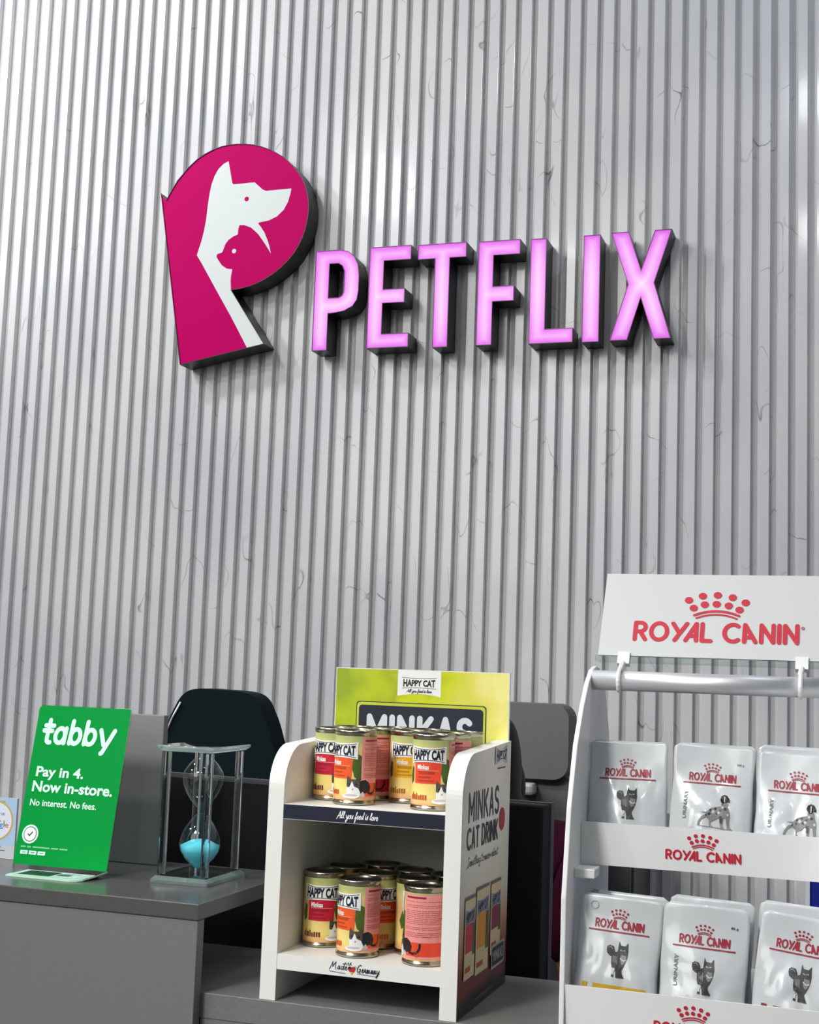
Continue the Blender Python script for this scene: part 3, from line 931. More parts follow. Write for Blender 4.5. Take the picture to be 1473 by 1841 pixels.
# top with short sleeves
v2 = [Vector(v) for v in [(0, .06, .62), (0, .06, .80), (0, .03, 1.0), (0, -.005, 1.125), (0, -.03, 1.175)]]
r2 = [(.152, .12), (.135, .108), (.155, .118), (.118, .092), (.062, .06)]
e2 = [(0, 1), (1, 2), (2, 3), (3, 4)]
for s in (-1, 1):
    v2 += [Vector((s*.168, 0, 1.147)), Vector((s*.207, -.034, .955))]
    r2 += [(.066, .066), (.062, .062)]
    e2 += [(3, len(v2)-2), (len(v2)-2, len(v2)-1)]
me = skin_mesh(v2, e2, r2, 2)
me.shade_smooth(); me.name = 'shirt'
link('shirt', me, per, [MAROON])
v3 = [Vector(v) for v in [(0, .06, .66), (0, .05, .60)]]; r3 = [(.15, .12), (.15, .11)]; e3 = [(0, 1)]
for s in (-1, 1):
    n0 = len(v3)
    v3 += [Vector((s*.10, -.13, .62)), Vector((s*.12, -.36, .59)), Vector((s*.12, -.305, .14))]
    r3 += [(.098, .095), (.072, .072), (.055, .055)]
    e3 += [(1, n0), (n0, n0+1), (n0+1, n0+2)]
me = skin_mesh(v3, e3, r3, 2); me.shade_smooth(); me.name = 'trousers'
link('trousers', me, per, [DARKCLOTH])
for s in (-1, 1):
    bm = bmesh.new(); ell(bm, Vector((s*.13, -.36, .0405)), (.045, .125, .04)); obj('shoe', bm, BLACK, per, smooth=True)
bm = bmesh.new()
ell(bm, H(0, .024, .034), (.083, .096, .086), hr, 24)
ell(bm, Vector((0, .0, 1.25)), (.098, .06, .10))
for s in (-1, 1):
    ell(bm, Vector((s*.082, -.085, 1.275)), (.026, .05, .10))
    ell(bm, Vector((s*.094, -.085, 1.20)), (.024, .045, .06))
hair = remeshed('hair', bm, .007, HAIR, per, 4)

# ---------------------------------------------------------------- tin display stand
SX0, SX1 = -.695, -.448
SY0, SY1 = 1.562, 1.787
t = thing('display_stand', 'white two-shelf display stand of tins with yellow-green header card', 'display stand', ((SX0+SX1)/2, SY0, RZ))
def side_outline():
    p = [(SY0, RZ+.0003)]
    top = RZ+.303
    r_y, r_z = .052, .052
    p += [(SY0, top-r_z)]
    p += [(SY0+r_y-r_y*math.cos(a), top-r_z+r_z*math.sin(a)) for a in [math.radians(6*k) for k in range(1, 15)]]
    p += [(SY1, top+.008), (SY1, RZ+.0003)]
    return p
so = side_outline()
for xa, xb in ((SX0, SX0+.0205), (SX1-.0205, SX1)):
    bm = bmesh.new()
    prism(bm, so, lambda u, v: (xa, u, v), lambda u, v: (xb, u, v))
    sp_ = kid('side_panel', bm, WHITE, t)
sp_['label'] = 'side panel printed with tins and lettering'
def clipY(y0, y1, z0, z1): return [(y0, z0), (y1, z0), (y1, z1), (y0, z1)]
# printed artwork on the right side panel
pr = Print()
ins = [(y, z) for y, z in so]
pr.poly([(max(y, SY0+.0015), z) for y, z in ins], SIDEPRINT, 0)
TXT = mat('charcoal_ink', (34, 34, 42), .5)
pr.glyphs(ROUND, 'MINKVS', 1.591, 1.728, 1.274, .031, .0056, TXT, 2, .36)
pr.glyphs(ROUND, 'CVT DRINK', 1.586, 1.725, 1.2415, .0225, .0044, TXT, 2, .36)
pr.disc(1.747, 1.263, .0145, mat('badge_red', (158, 34, 38), .5), 2, n=20)
pr.glyphs(SCRIPT, 'Something to meow about', 1.588, 1.728, 1.2205, .011, .0011, TXT, 2, .06, .15)
def flag(pr, x0, x1, y0, y1, layer, m=PAPER, ink=INK, dip=.12, edge=True):
    def top(k): return y1-(y1-y0)*dip*(1-(2*k-1)**2)
    def bot(k): return y0+(y1-y0)*dip*(1-(2*k-1)**2)
    K = [i/10 for i in range(11)]
    pr.poly([(x0+(x1-x0)*k, bot(k)) for k in K]+[(x0+(x1-x0)*k, top(k)) for k in reversed(K)], m, layer)
    h = y1-y0
    for g in (lambda k: top(k)-h*.10, lambda k: bot(k)+h*.10):
        pr.stroke([(x0+(x1-x0)*(.05+.9*k), g(k)) for k in K], h*.035, ink, layer+1, caps=False)
    def warp(x, y):
        d = dip*(1-(2*x-1)**2)*.55
        return (x, .5+(y-.5)*(1-2*d)/(1.0))
    pr.text('HAPPY CAT', x0+(x1-x0)*.07, x0+(x1-x0)*.93, y0+h*.19, y1-h*.19, ink, layer+2, .045, warp=lambda x, y: warp(x, y))
flag(pr, 1.704, 1.766, 1.333, 1.357, 1, mat('side_ground', (206, 200, 194), .5), INK, .2)
pr.rect(1.715, 1.755, 1.328, 1.3295, INK, 2)
def mini_can(pr, y0, y1, z0, z1, c):
    g = mat('mini_can_ground', (206, 190, 150), .5)
    pr.rect(y0, y1, z0, z1, g, 2)
    pr.rect(y0, y1, z1-.004, z1, mat('mini_lid', (96, 90, 84), .4), 3)
    w = y1-y0
    pr.rect(y0+w*.08, y0+w*.85, z0+.03, z1-.03, c, 3)
    pr.rect(y0+w*.75, y1, z0+.025, z1-.03, mat('mini_green', (70, 84, 40), .5), 3)
    flag(pr, y0+w*.04, y1-w*.04, z1-.034, z1-.014, 4, mat('mini_flag', (150, 158, 168), .5))
    pr.rect(y0+w*.1, y0+w*.6, z0+.008, z0+.014, mat('mini_orange', (180, 70, 40), .5), 3)
mini_can(pr, 1.583, 1.628, 1.091, 1.186, mat('mini_red', (186, 40, 54), .5))
mini_can(pr, 1.700, 1.748, 1.10, 1.19, mat('mini_wine', (130, 24, 60), .5))
mini_can(pr, 1.632, 1.690, 1.088, 1.191, mat('mini_gold', (206, 140, 30), .5))
pr.poly(rrect(1.706, 1.770, 1.081, 1.110, .003), mat('plate_grey', (170, 168, 166), .5), 5)
pr.poly(rrect(1.709, 1.767, 1.084, 1.107, .003), INK, 6)
pr.text('MINKAS', 1.714, 1.762, 1.089, 1.102, mat('plate_grey', (170, 168, 166), .5), 7, .02)
pr.text('www.happycat.de', 1.635, 1.72, 1.0575, 1.0635, mat('faint_ink', (120, 110, 100), .5), 2, 0)
o = Vector(t.location)
pr.build('side_print', lambda u, v, h: Vector((SX1+.0002+h, u, v))-o, sp_)
kid('back_panel', B(SX0+.021, SX1-.021, SY1-.012, SY1-.006, RZ+.03, RZ+.300), mat('grey_white_board', (200, 200, 196), .5), t)
S1, S0 = RZ+.2325, RZ+.0550
def shelf(z, th):
    return kid('shelf', B(SX0+.0206, SX1-.0206, SY0+.0005, SY1-.0125, z-th, z), WHITE, t)
sh1 = shelf(S1, .018)
sh0 = shelf(S0, .018)
pr = Print()
pr.rect(SX0+.0206, SX1-.0206, S1-.0175, S1-.0005, INK, 0)
pr.glyphs(SCRIPT, 'All you feed is love', -.6046, -.552, S1-.0125, .0085, .00085, PAPER, 1, .05, .2)
pr.build('shelf_strip', lambda u, v, h: Vector((u, SY0+.0003-h, v))-o, sh1)
pr = Print()
pr.glyphs(SCRIPT, 'Made', -.606, -.584, S0-.0105, .0085, .0009, INK, 1, .08, .2)
pr.glyphs(SCRIPT, 'with', -.5895, -.5785, S0-.0045, .0035, .0005, INK, 1, .08, .2)
pr.glyphs(SCRIPT, 'Germany', -.572, -.5437, S0-.0115, .0085, .0009, INK, 1, .08, .2)
for a, b in ((-.606, -.586), (-.571, -.548)):
    pr.stroke([(a, S0-.0130), (b, S0-.0142)], .0006, mat('violet_ink', (90, 90, 150), .5), 1)
hx_, hz_ = -.578, S0-.0095
for dx in (-.0022, .0022): pr.disc(hx_+dx, hz_+.0012, .0026, RED if dx > 0 else INKBLACK, 1)
pr.poly([(hx_-.0046, hz_+.0004), (hx_+.0046, hz_+.0004), (hx_, hz_-.0052)], mat('flag_gold', (226, 170, 60), .5), 1)
pr.poly([(hx_-.0046, hz_+.0008), (hx_+.0046, hz_+.0008), (hx_+.0030, hz_-.0020), (hx_-.0030, hz_-.0020)], RED, 2)
pr.text('in', -.5745, -.572, S0-.0070, S0-.0045, INK, 1, 0)
pr.build('shelf_lettering', lambda u, v, h: Vector((u, SY0+.0004-h, v))-o, sh0)
# header card
bm = B(-.701, -.452, SY1+.0005, SY1+.0065, RZ+.29, EYE)
hdc = kid('header_card', bm, WHITE, t)
pr = Print()
hz0, hz1 = RZ+.30, EYE-.001
pr.rect(-.700, -.453, hz0, hz1, HEADPRINT, 0)
pr.poly([(-.610, hz1), (-.610, 1.414)]+[(-.610+.062*k/8, 1.414+.0035*(1-(k/4-1)**2)) for k in range(1, 8)]+[(-.548, 1.414), (-.548, hz1)], PAPER, 1)
pr.text('HAPPY CAT', -.602, -.556, 1.4265, 1.4375, INKBLACK, 3, .045, warp=lambda x, y: (x, .5+(y-.5)*(1-.22*(1-(2*x-1)**2))))
pr.stroke([(-.604+.05*k/8, 1.4395-.0012*(1-(k/4-1)**2)) for k in range(9)], .0006, INKBLACK, 3, caps=False)
pr.stroke([(-.604+.05*k/8, 1.4247+.0012*(1-(k/4-1)**2)) for k in range(9)], .0006, INKBLACK, 3, caps=False)
pr.glyphs(SCRIPT, 'All you feed is love', -.597, -.561, 1.4195, .0042, .0006, INKBLACK, 3, .05, .2)
pr.poly(rrect(-.669, -.483, 1.345, 1.405, .005), INK, 1)
pr.poly(rrect(-.6678, -.4842, 1.346, 1.4038, .005), mat('lime_ground', (196, 205, 60), .5), 2)
pr.poly(rrect(-.665, -.487, 1.348, 1.400, .005), INK, 3)
pr.glyphs(ROUND, 'MINKVS', -.649, -.504, 1.352, .0325, .0080, mat('chalk_ink', (214, 220, 222), .6), 4, .42)
pr.build('header_print', lambda u, v, h: Vector((u, SY1+.0003-h, v))-o, hdc)

# ---------------------------------------------------------------- tins
CR, CHT = .0262, .0905
def can_mesh():
    bm = bmesh.new()
    lathe(bm, [(0, .0012), (CR-.004, .0012), (CR-.002, 0), (CR, .0006), (CR+.0006, .002), (CR, .0038), (CR-.0012, .0058), (CR-.0012, CHT-.0064), (CR, CHT-.004), (CR+.0006, CHT-.002), (CR+.0002, CHT-.0003), (CR-.001, CHT), (CR-.0022, CHT-.0004)], 44)
    me = bpy.data.meshes.new('tin_body'); bmesh.ops.recalc_face_normals(bm, faces=bm.faces); bm.to_mesh(me); bm.free(); me.shade_smooth()
    bm = bmesh.new()
    lathe(bm, [(CR-.0021, CHT-.0004), (CR-.0030, CHT-.0035), (CR-.0048, CHT-.0042), (CR-.0060, CHT-.0028), (CR-.0078, CHT-.0028), (CR-.0095, CHT-.0034), (0, CHT-.0034)], 44)
    m2 = bpy.data.meshes.new('lid'); bmesh.ops.recalc_face_normals(bm, faces=bm.faces); bm.to_mesh(m2); bm.free(); m2.shade_smooth()
    return me, m2
CANB, CANL = can_mesh()
CANB.materials.append(STEEL); CANL.materials.append(LIDM)
FURD_C = mat('print_fur_black', (34, 30, 30), .5)
FURM_C = mat('print_fur_brown', (84, 76, 68), .5)
PINK = mat('pink_info_print', (238, 152, 146), .45)
PINKTXT = mat('pink_text_ink', (186, 92, 92), .5)
FOLI = mat('foliage_print', (74, 100, 34), .5)
def label_can(kind):
    col = {'orange': (238, 92, 38), 'red': (196, 26, 56), 'yellow': (228, 172, 24), 'salmon': (232, 74, 44)}[kind]
    C1 = mat('block_'+kind, col, .45)
    C2 = mat('blockdark_'+kind, tuple(int(c*.78) for c in col), .45)
    TX = mat('cantext_'+kind, {'orange': (214, 84, 40), 'red': (120, 40, 40), 'yellow': (170, 96, 40), 'salmon': (190, 84, 36)}[kind], .5)
    pr = Print()
    mm_ = .001
    circ = 2*pi*CR
    pr.rect(-circ/2+1e-4, circ/2-1e-4, .0062, CHT-.0068, CANPRINT, 0)
    pr.poly([(q[0]*mm_, q[1]*mm_) for q in [(18, 58), (24, 62), (28, 60), (31, 52), (30, 42), (33, 33), (27, 30), (20, 34), (17, 44)]], FOLI, 1)
    pr.poly([(q[0]*mm_, q[1]*mm_) for q in [(-24, 52), (-20, 50), (-20, 34), (-25, 30), (-29, 40)]], FOLI, 1)
    pr.poly([(-.0175, .032), (.0165, .032), (.0175, .058), (-.0175, .058)], C1, 2)
    pr.rect(-.012, .009, .043, .0465, C2, 3).rect(-.012, .004, .0385, .0405, C2, 3).rect(-.012, .008, .0345, .036, C2, 3)
    pr.text('Minkas', -.0135, .002, .0485, .0545, PAPER, 4, .03)
    pr.stroke([(-.013, .0475), (.014, .0475)], .0004, mat('pale_line', (250, 190, 170), .5), 3, caps=False)
    flag(pr, -.0235, .0235, .0555, .0765, 5, PAPER, INK, .10)
    # speckled picture of a cat at a saucer
    q = lambda L: [(a*mm_, b*mm_) for a, b in L]
    pr.poly(q([(24, 12), (30, 15), (36, 15), (41, 17), (42, 22), (39, 28), (34, 31), (29, 30), (22, 28), (19, 22), (20, 15)]), FURD_C, 4)
    pr.poly(q([(11, 31), (12, 36), (16, 31.5), (22, 31.5), (25, 36), (27, 29), (27, 22), (24, 17), (19, 14.5), (14, 17), (11, 24)]), FURM_C, 5)
    pr.poly(q([(11, 22), (14.5, 22), (17.6, 29.5), (20, 23), (25.5, 20.5), (28, 15), (27, 12), (20, 10), (11.5, 11)]), PAPER, 6)
    pr.disc(.0185, .0195, .0011, mat('nose_pink', (206, 130, 130), .5), 7, n=8)
    for ex in (.0145, .0226): pr.disc(ex, .0255, .0011, INKBLACK, 7, n=8)
    pr.poly(q([(26, 12), (31, 17), (34, 12), (32, 10)]), FURL, 6)
    pr.stroke(q([(39, 15), (44, 14), (49, 16), (51.5, 20), (52, 25)]), .0028, FURD_C, 5)
    pr.disc(.0165, .0115, .0105, PAPER, 7, ry=.0033, n=20)
    pr.disc(.0165, .0123, .0080, mat('saucer_shade', (206, 190, 200), .5), 8, ry=.0013, n=16)
    # net-weight scribble
    xx = -.0235
    for wd, hh in ((.002, .006), (.0012, .009), (.003, .006), (.0016, .008), (.002, .005), (.0022, .006), (.0022, .006), (.0022, .006)):
        pr.rect(xx, xx+wd, .0125, .0125+hh, TX, 3)
        xx += wd+.0010
    # info panel
    pr.rect(.0285, .0915, .0085, CHT-.0085, PINK, 2)
    pr.rect(.0287, .0913, .0112, .0270, C1, 3)
    pr.rect(.0325, .058, CHT-.0132, CHT-.0110, DARKRED, 3)
    pr.disc(.087, CHT-.0128, .0019, DARKRED, 3)
    rnd = random.Random(5)
    z = CHT-.017
    while z > .033:
        xx = .0315
        end = .088-rnd.random()*.012
        while xx < end:
            w = .004+rnd.random()*.012
            pr.rect(xx, min(end, xx+w), z, z+.0006, PINKTXT, 3)
            xx += w+.0012
        z -= .0021 if rnd.random() < .8 else .0042
    pr.stroke(arc(.048, .0135, .0022, .0026, 90, 450, 8), .0006, TX, 8)
    R_ = CR-.0006
    ob = pr.build('label', lambda u, v, h: Vector(((R_+h*1.4)*math.sin(u/R_), -(R_+h*1.4)*math.cos(u/R_), v)), None, cut=(.0036, 0))
    me = ob.data
    bpy.data.objects.remove(ob)
    return me
LAB = {k: label_can(k) for k in ('orange', 'red', 'yellow', 'salmon')}
def tin(x, y, z, deg, kind, label, group):
    t = thing('tin_can', label, 'tin', (x, y, z+.0003), (0, 0, math.radians(deg)), group)
    link('tin_body', CANB, t); link('label', LAB[kind], t); link('lid', CANL, t)
    return t
UG, LG = 'tins on the upper shelf', 'tins on the lower shelf'
# rotation: view direction at x is atan(-x/y); positive turns the label towards the viewer's right
def vrot(x, y, rel): return math.degrees(math.atan2(-x, y))+rel
for x_, y_, rel, k, lb in [
    (-.647, 1.656, -30, 'red', 'red-labelled tin at the left end of the upper shelf'),
    (-.604, 1.617, -46, 'orange', 'orange-labelled tin in front on the upper shelf, second from the left, cat picture facing out'),
    (-.607, 1.690, -80, 'red', 'tin whose pink side shows in the gap right of the orange front tin, upper shelf'),
    (-.554, 1.682, -10, 'yellow', 'yellow-labelled tin in the middle of the upper shelf'),
    (-.502, 1.615, -15, 'salmon', 'orange-red-labelled tin in front at the right end of the upper shelf'),
    (-.647, 1.722, 60, 'orange', 'upper-shelf tin in the back left corner, only its rim showing'),
    (-.602, 1.7475, 40, 'red', 'upper-shelf tin in the back row before the header card, left of centre'),
    (-.5485, 1.7380, -100, 'yellow', 'upper-shelf tin in the back row before the header card, behind the yellow tin'),
    (-.4965, 1.669, -95, 'orange', 'upper-shelf tin with pink side directly behind the right front tin'),
    (-.4960, 1.724, 160, 'yellow', 'upper-shelf tin in the back right corner beside the side panel')]:
    tin(x_, y_, S1, vrot(x_, y_, rel), k, lb, UG)
for x_, y_, rel, k, lb in [
    (-.6475, 1.642, -8, 'red', 'red-labelled tin at the left end of the lower shelf'),
    (-.587, 1.604, -48, 'orange', 'orange-labelled tin in front on the lower shelf, cat picture facing out'),
    (-.528, 1.650, 12, 'salmon', 'half-hidden tin behind the tin with the pink back, lower shelf'),
    (-.500, 1.597, -128, 'salmon', 'tin turned to its pink text panel at the right front of the lower shelf'),
    (-.640, 1.700, 50, 'red', 'lower-shelf tin in shade behind the left red tin'),
    (-.583, 1.665, 30, 'orange', 'lower-shelf tin directly behind the orange front tin'),
    (-.4985, 1.697, 90, 'yellow', 'lower-shelf tin at the back right, in shade'),
    (-.553, 1.714, 120, 'orange', 'lower-shelf tin at the back centre, in shade'),
    (-.607, 1.743, 70, 'red', 'lower-shelf tin touching the back panel, rearmost')]:
    tin(x_, y_, S0, vrot(x_, y_, rel), k, lb, LG)

# ---------------------------------------------------------------- pouch rack
RX0, RX1 = -.328, -.026
t = thing('pouch_rack', 'white plastic two-tier rack of pet-food pouches with tilted header sign', 'display rack', ((RX0+RX1)/2, 1.56, RZ))
curve = [(1.559, RZ+.0003), (1.559, RZ+.11), (1.5585, RZ+.15), (1.5665, RZ+.19), (1.578, RZ+.249), (1.586, RZ+.27), (1.607, RZ+.320), (1.641, RZ+.365), (1.669, RZ+.393), (1.694, RZ+.408), (1.716, RZ+.4125), (1.74, RZ+.410), (1.77, RZ+.395), (1.79, RZ+.37), (1.812, RZ+.33), (1.826, RZ+.29), (1.828, RZ+.0003)]
for xa in (RX0, RX1-.006):
    bm = bmesh.new()
    prism(bm, curve, lambda u, v: (xa, u, v), lambda u, v: (xa+.006, u, v))
    kid('side_panel', bm, PLASTIC, t, bevel=.0012)
bm = bmesh.new()
tube(bm, [(RX0+.0062, 1.694, RZ+.3955), (RX1-.0062, 1.694, RZ+.3955)], .0122, 28)
tb = kid('top_rail', bm, CHROME, t)
for p in tb.data.polygons: p.use_smooth = len(p.vertices) == 4
def tray(yf, z0, z1, yb, tilt=.008):
    bm = bmesh.new()
    a, b = RX0+.0062, RX1-.0062
    prof_ = [(yf+.004, z0), (yb, z0), (yb, z0+.05), (yb-.003, z0+.05), (yb-.003, z0+.003), (yf+.007, z0+.003), (yf+.003, z1), (yf, z1)]
    prism(bm, prof_, lambda u, v: (a, u, v), lambda u, v: (b, u, v))
    return kid('tray', bm, PLASTIC, t)
def crown(pr, cx, cy, w, h, m, layer, skew=0):
    sk = lambda x, y: (x, y+skew*(x-cx))
    top = [(-.45, .69), (-.235, .86), (0, .90), (.235, .82), (.44, .63)]
    low = [(-.365, .39), (-.195, .53), (-.01, .555), (.18, .50), (.35, .35)]
    r = w*.066
    for a, b in top+low:
        q = sk(cx+a*w, cy+b*h)
        pr.disc(q[0], q[1], r, m, layer, ry=r*.94, n=14)
    for y_, d_, xw, ww in ((.285, .17, .35, .085), (.155, .15, .315, .06)):
        pr.stroke([sk(cx+w*xw*k/6, cy+h*(y_-d_*(k/6)**2)) for k in range(-6, 7)], h*ww, m, layer)
def rc_text(pr, x0, x1, y0, h, m, layer, w=None, skew=0):
    pr.glyphs(ROUND, 'ROYAL CaNIN', x0, x1, y0, h, w or h*.2, m, layer, .32, 0, skew)
o = Vector(t.location)
tr1 = tray(1.636, RZ+.179, RZ+.2285, 1.80)
pr = Print()
rc_text(pr, -.2215, -.1375, 1.2430, .0095, RED, 1, .0024)
crown(pr, -.1797, 1.2560, .035, .0170, RED, 1)
pr.build('tray_print', lambda u, v, h: Vector((u, 1.636-h+.0065*(1.2785-v)/.05*.6-.0003, v))-o, tr1)
tr0 = tray(1.5605, RZ+.004, RZ+.0555, 1.76)
pr = Print()
rc_text(pr, -.2215, -.1375, 1.0670, .0095, RED, 1, .0024)
crown(pr, -.1797, 1.0800, .035, .0170, RED, 1)
pr.build('tray_print', lambda u, v, h: Vector((u, 1.5605-h+.0065*(1.1055-v)/.05*.6-.0003, v))-o, tr0)
kid('support_bracket', B(RX0+.0062, RX0+.030, 1.60, 1.634, RZ+.168, RZ+.1785), PLASTIC, t, bevel=.001)
# header sign
hb = Vector((0, 1.721, EYE+.027)); hv = Vector((0, .056, .107)).normalized()
hn = Vector((1, 0, 0)).cross(hv)
HXa, HXb = -.3215, -.0325
hf = lambda u, v, h=0: Vector((u, 0, 0))+hb+hv*v+hn*h
bm = bmesh.new(); prism(bm, [(HXa, 0), (HXb, 0), (HXb, .1208), (HXa, .1208)], lambda u, v: hf(u, v, -.002), lambda u, v: hf(u, v, 0))
hs = kid('header_sign', bm, mat('sign_board', (206, 207, 206), .45, spec=.3), t)
bm = bmesh.new(); prism(bm, [(HXa-.003, -.0085), (HXb+.003, -.0085), (HXb+.003, -.0005), (HXa-.003, -.0005)], lambda u, v: hf(u, v, -.004), lambda u, v: hf(u, v, .001))
kid('sign_holder', bm, ACRYL, t)
pr = Print()
rc_text(pr, -.2775, -.0800, .0240, .0240, RED, 1, .0056)
crown(pr, -.1780, .0560, .079, .0380, RED, 1)
pr.disc(-.0735, .0450, .0022, mat('red_grey_ink', (176, 110, 116), .5), 1)
pr.build('header_print', lambda u, v, h: hf(u, v, h+.0003)-o, hs)
for cx in (-.2885, -.0735):
    bm = bmesh.new()
    prism(bm, [(cx-.0075, -.0125), (cx+.0075, -.0125), (cx+.0075, .004), (cx-.0075, .004)], lambda u, v: hf(u, v, -.006), lambda u, v: hf(u, v, .003))
    tube(bm, [(cx, 1.694+.0138*math.cos(a), RZ+.3955+.0138*math.sin(a)) for a in [math.radians(70+22*k) for k in range(9)]], .0028, 8)
    tube(bm, [(cx, 1.712, EYE+.018), (cx-.001, 1.698, RZ+.4085)], .0035, 8)
    kid('sign_clip', bm, PLASTIC, t)

# ---------------------------------------------------------------- pouches
PWD, PHT = .0955, .1430
NU, NV = 26, 36
def pouch_surf(seed, fat=1.0):
    def halfw(v):
        e = PHT-v
        r = .007
        s = 0
        if e < r: s = r-math.sqrt(max(0, r*r-(r-e)**2))
        return PWD/2-s-.0012*max(0, math.sin(v*60+seed))
    def depth(u, v):
        k = u/(PWD/2)
        seal = max(0, min(1, (PHT-.018-v)/.075))
        seal = seal*seal*(3-2*seal)
        side = max(0, 1-abs(k)**2.6)
        d = .011*fat*seal*side**.8
        p_ = Vector((u*38+seed*3.1, v*30, seed))
        cr_ = noise.noise(p_*.6)*.0046+abs(noise.noise(p_*1.15+Vector((5, 2, 1))))*.0042
        crs = abs(noise.noise(Vector((u*26+v*22+seed, v*9-u*12, seed*2.)))) 
        d += (cr_-.0018*max(0, 1-crs*5))*(.25+.75*seal)*side**.3*min(1, .35+seal)
        return d
    def wave(u, v):
        return .0022*math.sin(u*42+seed)*max(0, (v-.06)/.08)
    def front(u, v, h=0):
        k = u/(PWD/2)
        return Vector((k*halfw(v), -depth(u, v)+wave(u, v)-.0004-h, v))
    def back(u, v):
        k = u/(PWD/2)
        return Vector((k*halfw(v), depth(u, v)*.55+wave(u, v)+.0004, v))
    return front, back
CATP = [(645,960),(680,935),(735,945),(755,990),(765,1030),(800,1010),(805,960),(812,870),(835,925),(905,930),(940,880),(945,960),(952,1020),(945,1090),(930,1150),(905,1210),(880,1260),(890,1300),(925,1365),(808,1365),(802,1300),(790,1255),(772,1300),(780,1358),(740,1358),(748,1300),(740,1240),(722,1170),(722,1090),(690,1075),(655,1050),(643,1005)]
DOGP = [(610,1230),(700,1218),(740,1180),(780,1150),(850,1128),(915,1112),(905,1065),(1000,1050),(1012,1140),(1040,1230),(1032,1330),(1042,1420),(1080,1465),(1010,1465),(1000,1380),(982,1290),(950,1295),(940,1400),(970,1470),(920,1470),(900,1380),(890,1290),(830,1340),(772,1365),(770,1410),(815,1445),(755,1445),(745,1340),(700,1300),(640,1345),(612,1400),(610,1440),(578,1438),(590,1370),(640,1290),(700,1258),(690,1240)]
DOGH = [(888,1010),(905,950),(950,925),(1000,945),(1026,1000),(1028,1045),(990,1035),(978,1065),(930,1075),(905,1045)]
def pouch_print(kind, extra):
    pr = Print()
    mmv = lambda s: .001*s
    dy = extra.get('dy', 0)
    top = PHT+dy
    rc_text(pr, -.0275, .0270, top-.0430, .0082, DARKRED, 1, .0019)
    crown(pr, -.001, top-.0335, .0205, .0120, DARKRED, 1)
    pr.rect(-.0350, .0340, top-.0475, top-.0460, DARKRED, 1)
    sc_ = 96/148/8.18*.001
    if kind == 'cat':
        T = lambda L: [((a-780)*sc_-.001, top-.0610-(b-930)*sc_*1.0) for a, b in L]
        pr.poly(T(CATP), FURD, 1)
        pr.poly(T([(860, 1050), (930, 1060), (940, 1110), (910, 1170), (880, 1190), (850, 1140)]), FURM, 2)
        pr.poly(T([(735, 1235), (775, 1240), (790, 1255), (770, 1300), (775, 1330), (748, 1325)]), FURL, 2)
        for k in range(4):
            pr.stroke(T([(745+k*18, 1080), (752+k*18, 1150+k*10)]), .0009, FURM, 2)
        pr.stroke(T([(840, 985), (865, 1000), (900, 985)]), .0011, FURM, 2)
        pr.stroke(T([(850, 1100), (890, 1130), (930, 1115)]), .0012, FURL, 3)
        pr.stroke(T([(670, 965), (700, 955), (725, 985)]), .0012, FURM, 2)
        for a in (845, 905): pr.disc(*T([(a, 990)])[0], .0006, FURL, 3, n=8)
    else:
        T = lambda L: [((a-830)*sc_+.006, top-.0585-(b-925)*sc_*.95) for a, b in L]
        pr.poly(T(DOGP), FURM, 1)
        pr.poly(T(DOGH), INKBLACK, 2)
        pr.poly(T([(945, 950), (962, 960), (960, 1060), (945, 1060)]), FURL, 3)
        pr.poly(T([(890, 1270), (930, 1270), (940, 1330), (930, 1390), (900, 1370)]), FURD, 2)
        for a, b, r_ in ((760, 1190, 22), (740, 1245, 26), (830, 1160, 18), (850, 1235, 20), (970, 1150, 24), (700, 1270, 14), (900, 1180, 14)):
            c_ = T([(a, b)])[0]; pr.disc(c_[0], c_[1], r_*sc_, FURD, 2, n=10)
        for a, b, r_ in ((800, 1210, 24), (880, 1220, 20), (930, 1130, 18), (1010, 1240, 18)):
            c_ = T([(a, b)])[0]; pr.disc(c_[0], c_[1], r_*sc_, FURL, 2, n=10)
        pr.stroke(T([(600, 1442), (900, 1455), (1080, 1468)]), .0006, GREYINK, 1)
    if 'weight' in extra: pr.text(extra['weight'], .0275, .0355, top-.0235, top-.0205, GREYINK if kind == 'dog' else INKBLACK, 1, .03)
    if 'vert' in extra:
        vs_, fs_ = text2d('URINARY', .02, 0, 1)
        pr.mesh([(-.0320-.0042*y+.0042, top-.0560-.034*(1-x)+.0) for x, y in [(a, b) for a, b in vs_]], fs_, GREYINK, 1)
    if 'band' in extra:
        nm, c = extra['band']
        b_ = mat('band_'+nm, c, .4)
        pr.rect(-.024, .036, .018+dy, .0385+dy, b_, 1).rect(-.037, -.031, .018+dy, .0385+dy, b_, 1)
        if extra.get('bandtext'):
            pr.text(extra['bandtext'], -.0225, .030, .0265+dy, .0325+dy, PAPER, 2, .02)
    if 'seal' in extra:
        pr.stroke(arc(-.031, top-.020, .0045, .0045, 0, 360, 10), .0008, mat('embossed', (176, 180, 182), .3), 1)
    return pr
PG = 'foil pouches in the rack'
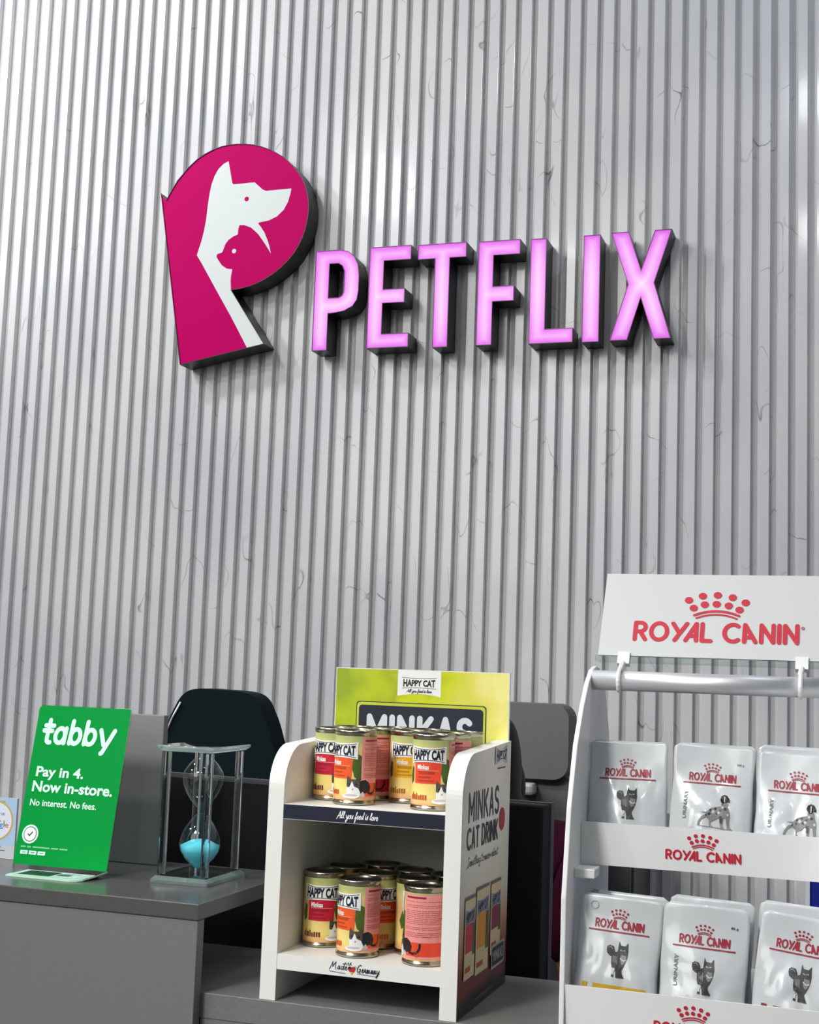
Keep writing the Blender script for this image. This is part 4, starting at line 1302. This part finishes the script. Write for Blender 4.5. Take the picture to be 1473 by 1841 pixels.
def pouch(loc, rot, seed, kind, extra, label, fat=1.0):
    t = thing('food_pouch', label, 'pouch', loc, rot, PG)
    fr, bk_ = pouch_surf(seed, fat)
    bm = bmesh.new()
    us = [-PWD/2+PWD*i/NU for i in range(NU+1)]
    vs_ = [PHT*j/NV for j in range(NV+1)]
    A_ = [[bm.verts.new(fr(u, v)) for u in us] for v in vs_]
    Bk = [[bm.verts.new(bk_(u, v)) for u in us] for v in vs_]
    for j in range(NV):
        for i in range(NU):
            bm.faces.new([A_[j][i], A_[j][i+1], A_[j+1][i+1], A_[j+1][i]])
            bm.faces.new([Bk[j][i+1], Bk[j][i], Bk[j+1][i], Bk[j+1][i+1]])
        for i, s in ((0, 1), (NU, -1)):
            q = [A_[j][i], A_[j+1][i], Bk[j+1][i], Bk[j][i]]
            bm.faces.new(q if s > 0 else list(reversed(q)))
    for j in (0, NV):
        for i in range(NU):
            bm.faces.new([A_[j][i], A_[j][i+1], Bk[j][i+1], Bk[j][i]])
    obj('foil_body', bm, POUCH, t, smooth=True)
    if kind:
        pouch_print(kind, extra).build('printed_label', lambda u, v, h: fr(u, v, .00025+h), t, cut=(PWD/NU, PHT/NV), co=(-PWD/2, 0))
    return t
lean_u = math.radians(-16)
UZ = RZ+.1825+.0005
LZ = RZ+.0075+.0005
RR = lambda a, b, c=0: (math.radians(a), math.radians(b), math.radians(c))
# rotation about X by a negative angle tips the top away (+Y)
pouch((-.2735, 1.664, UZ), RR(-12, -.6, 1), 1, 'cat', {}, 'cat-food pouch at the left of the upper tier, cat picture', .8)
pouch((-.1765, 1.662, UZ), RR(-12, 1.6, 0), 2, 'dog', {'weight': '100 g', 'vert': 1}, 'dog-food pouch in the middle of the upper tier, dog picture')
pouch((-.0795, 1.658, UZ-.004), RR(-12, 2.2, -2), 3, 'dog', {'vert': 1}, 'dog-food pouch at the right edge of the upper tier, dog picture')
pouch((-.1735, 1.688, UZ), RR(-12, .5, 0), 7, None, {}, 'plain silver pouch tucked behind the middle dog pouch of the upper tier', .6)
pouch((-.0765, 1.686, UZ+.002), RR(-12, .5, 0), 8, None, {}, 'plain silver pouch tucked behind the right-hand dog pouch of the upper tier', .6)
pouch((-.2735, 1.588, LZ), RR(-8, 3.0, 1), 4, 'cat', {'band': ('gold', (198, 160, 40)), 'bandtext': 'URINARY S/O', 'dy': .0075, 'seal': 1}, 'cat-food pouch with gold band at the left of the lower tier')
pouch((-.1765, 1.588, LZ-.001), RR(-8, 2.4, 0), 5, 'cat', {'weight': '85 g', 'vert': 1}, 'cat-food pouch without colour band in the middle of the lower tier')
pouch((-.0785, 1.588, LZ-.004), RR(-8, 6.0, -2), 6, 'cat', {'weight': '85 g', 'band': ('wine', (140, 40, 44)), 'bandtext': 'GASTROINTESTINAL', 'dy': .0065}, 'cat-food pouch with wine-red band at the right edge of the lower tier')
pouch((-.2685, 1.612, LZ+.001), RR(-8, 2.0, 0), 9, None, {}, 'plain silver pouch behind the gold-band pouch of the lower tier', .6)
pouch((-.1725, 1.612, LZ+.003), RR(-8, 2.2, 0), 10, None, {}, 'plain silver pouch behind the middle cat pouch of the lower tier', .6)
pouch((-.0755, 1.614, LZ+.004), RR(-8, 3.4, 0), 11, None, {}, 'plain silver pouch behind the wine-red-band pouch of the lower tier', .6)
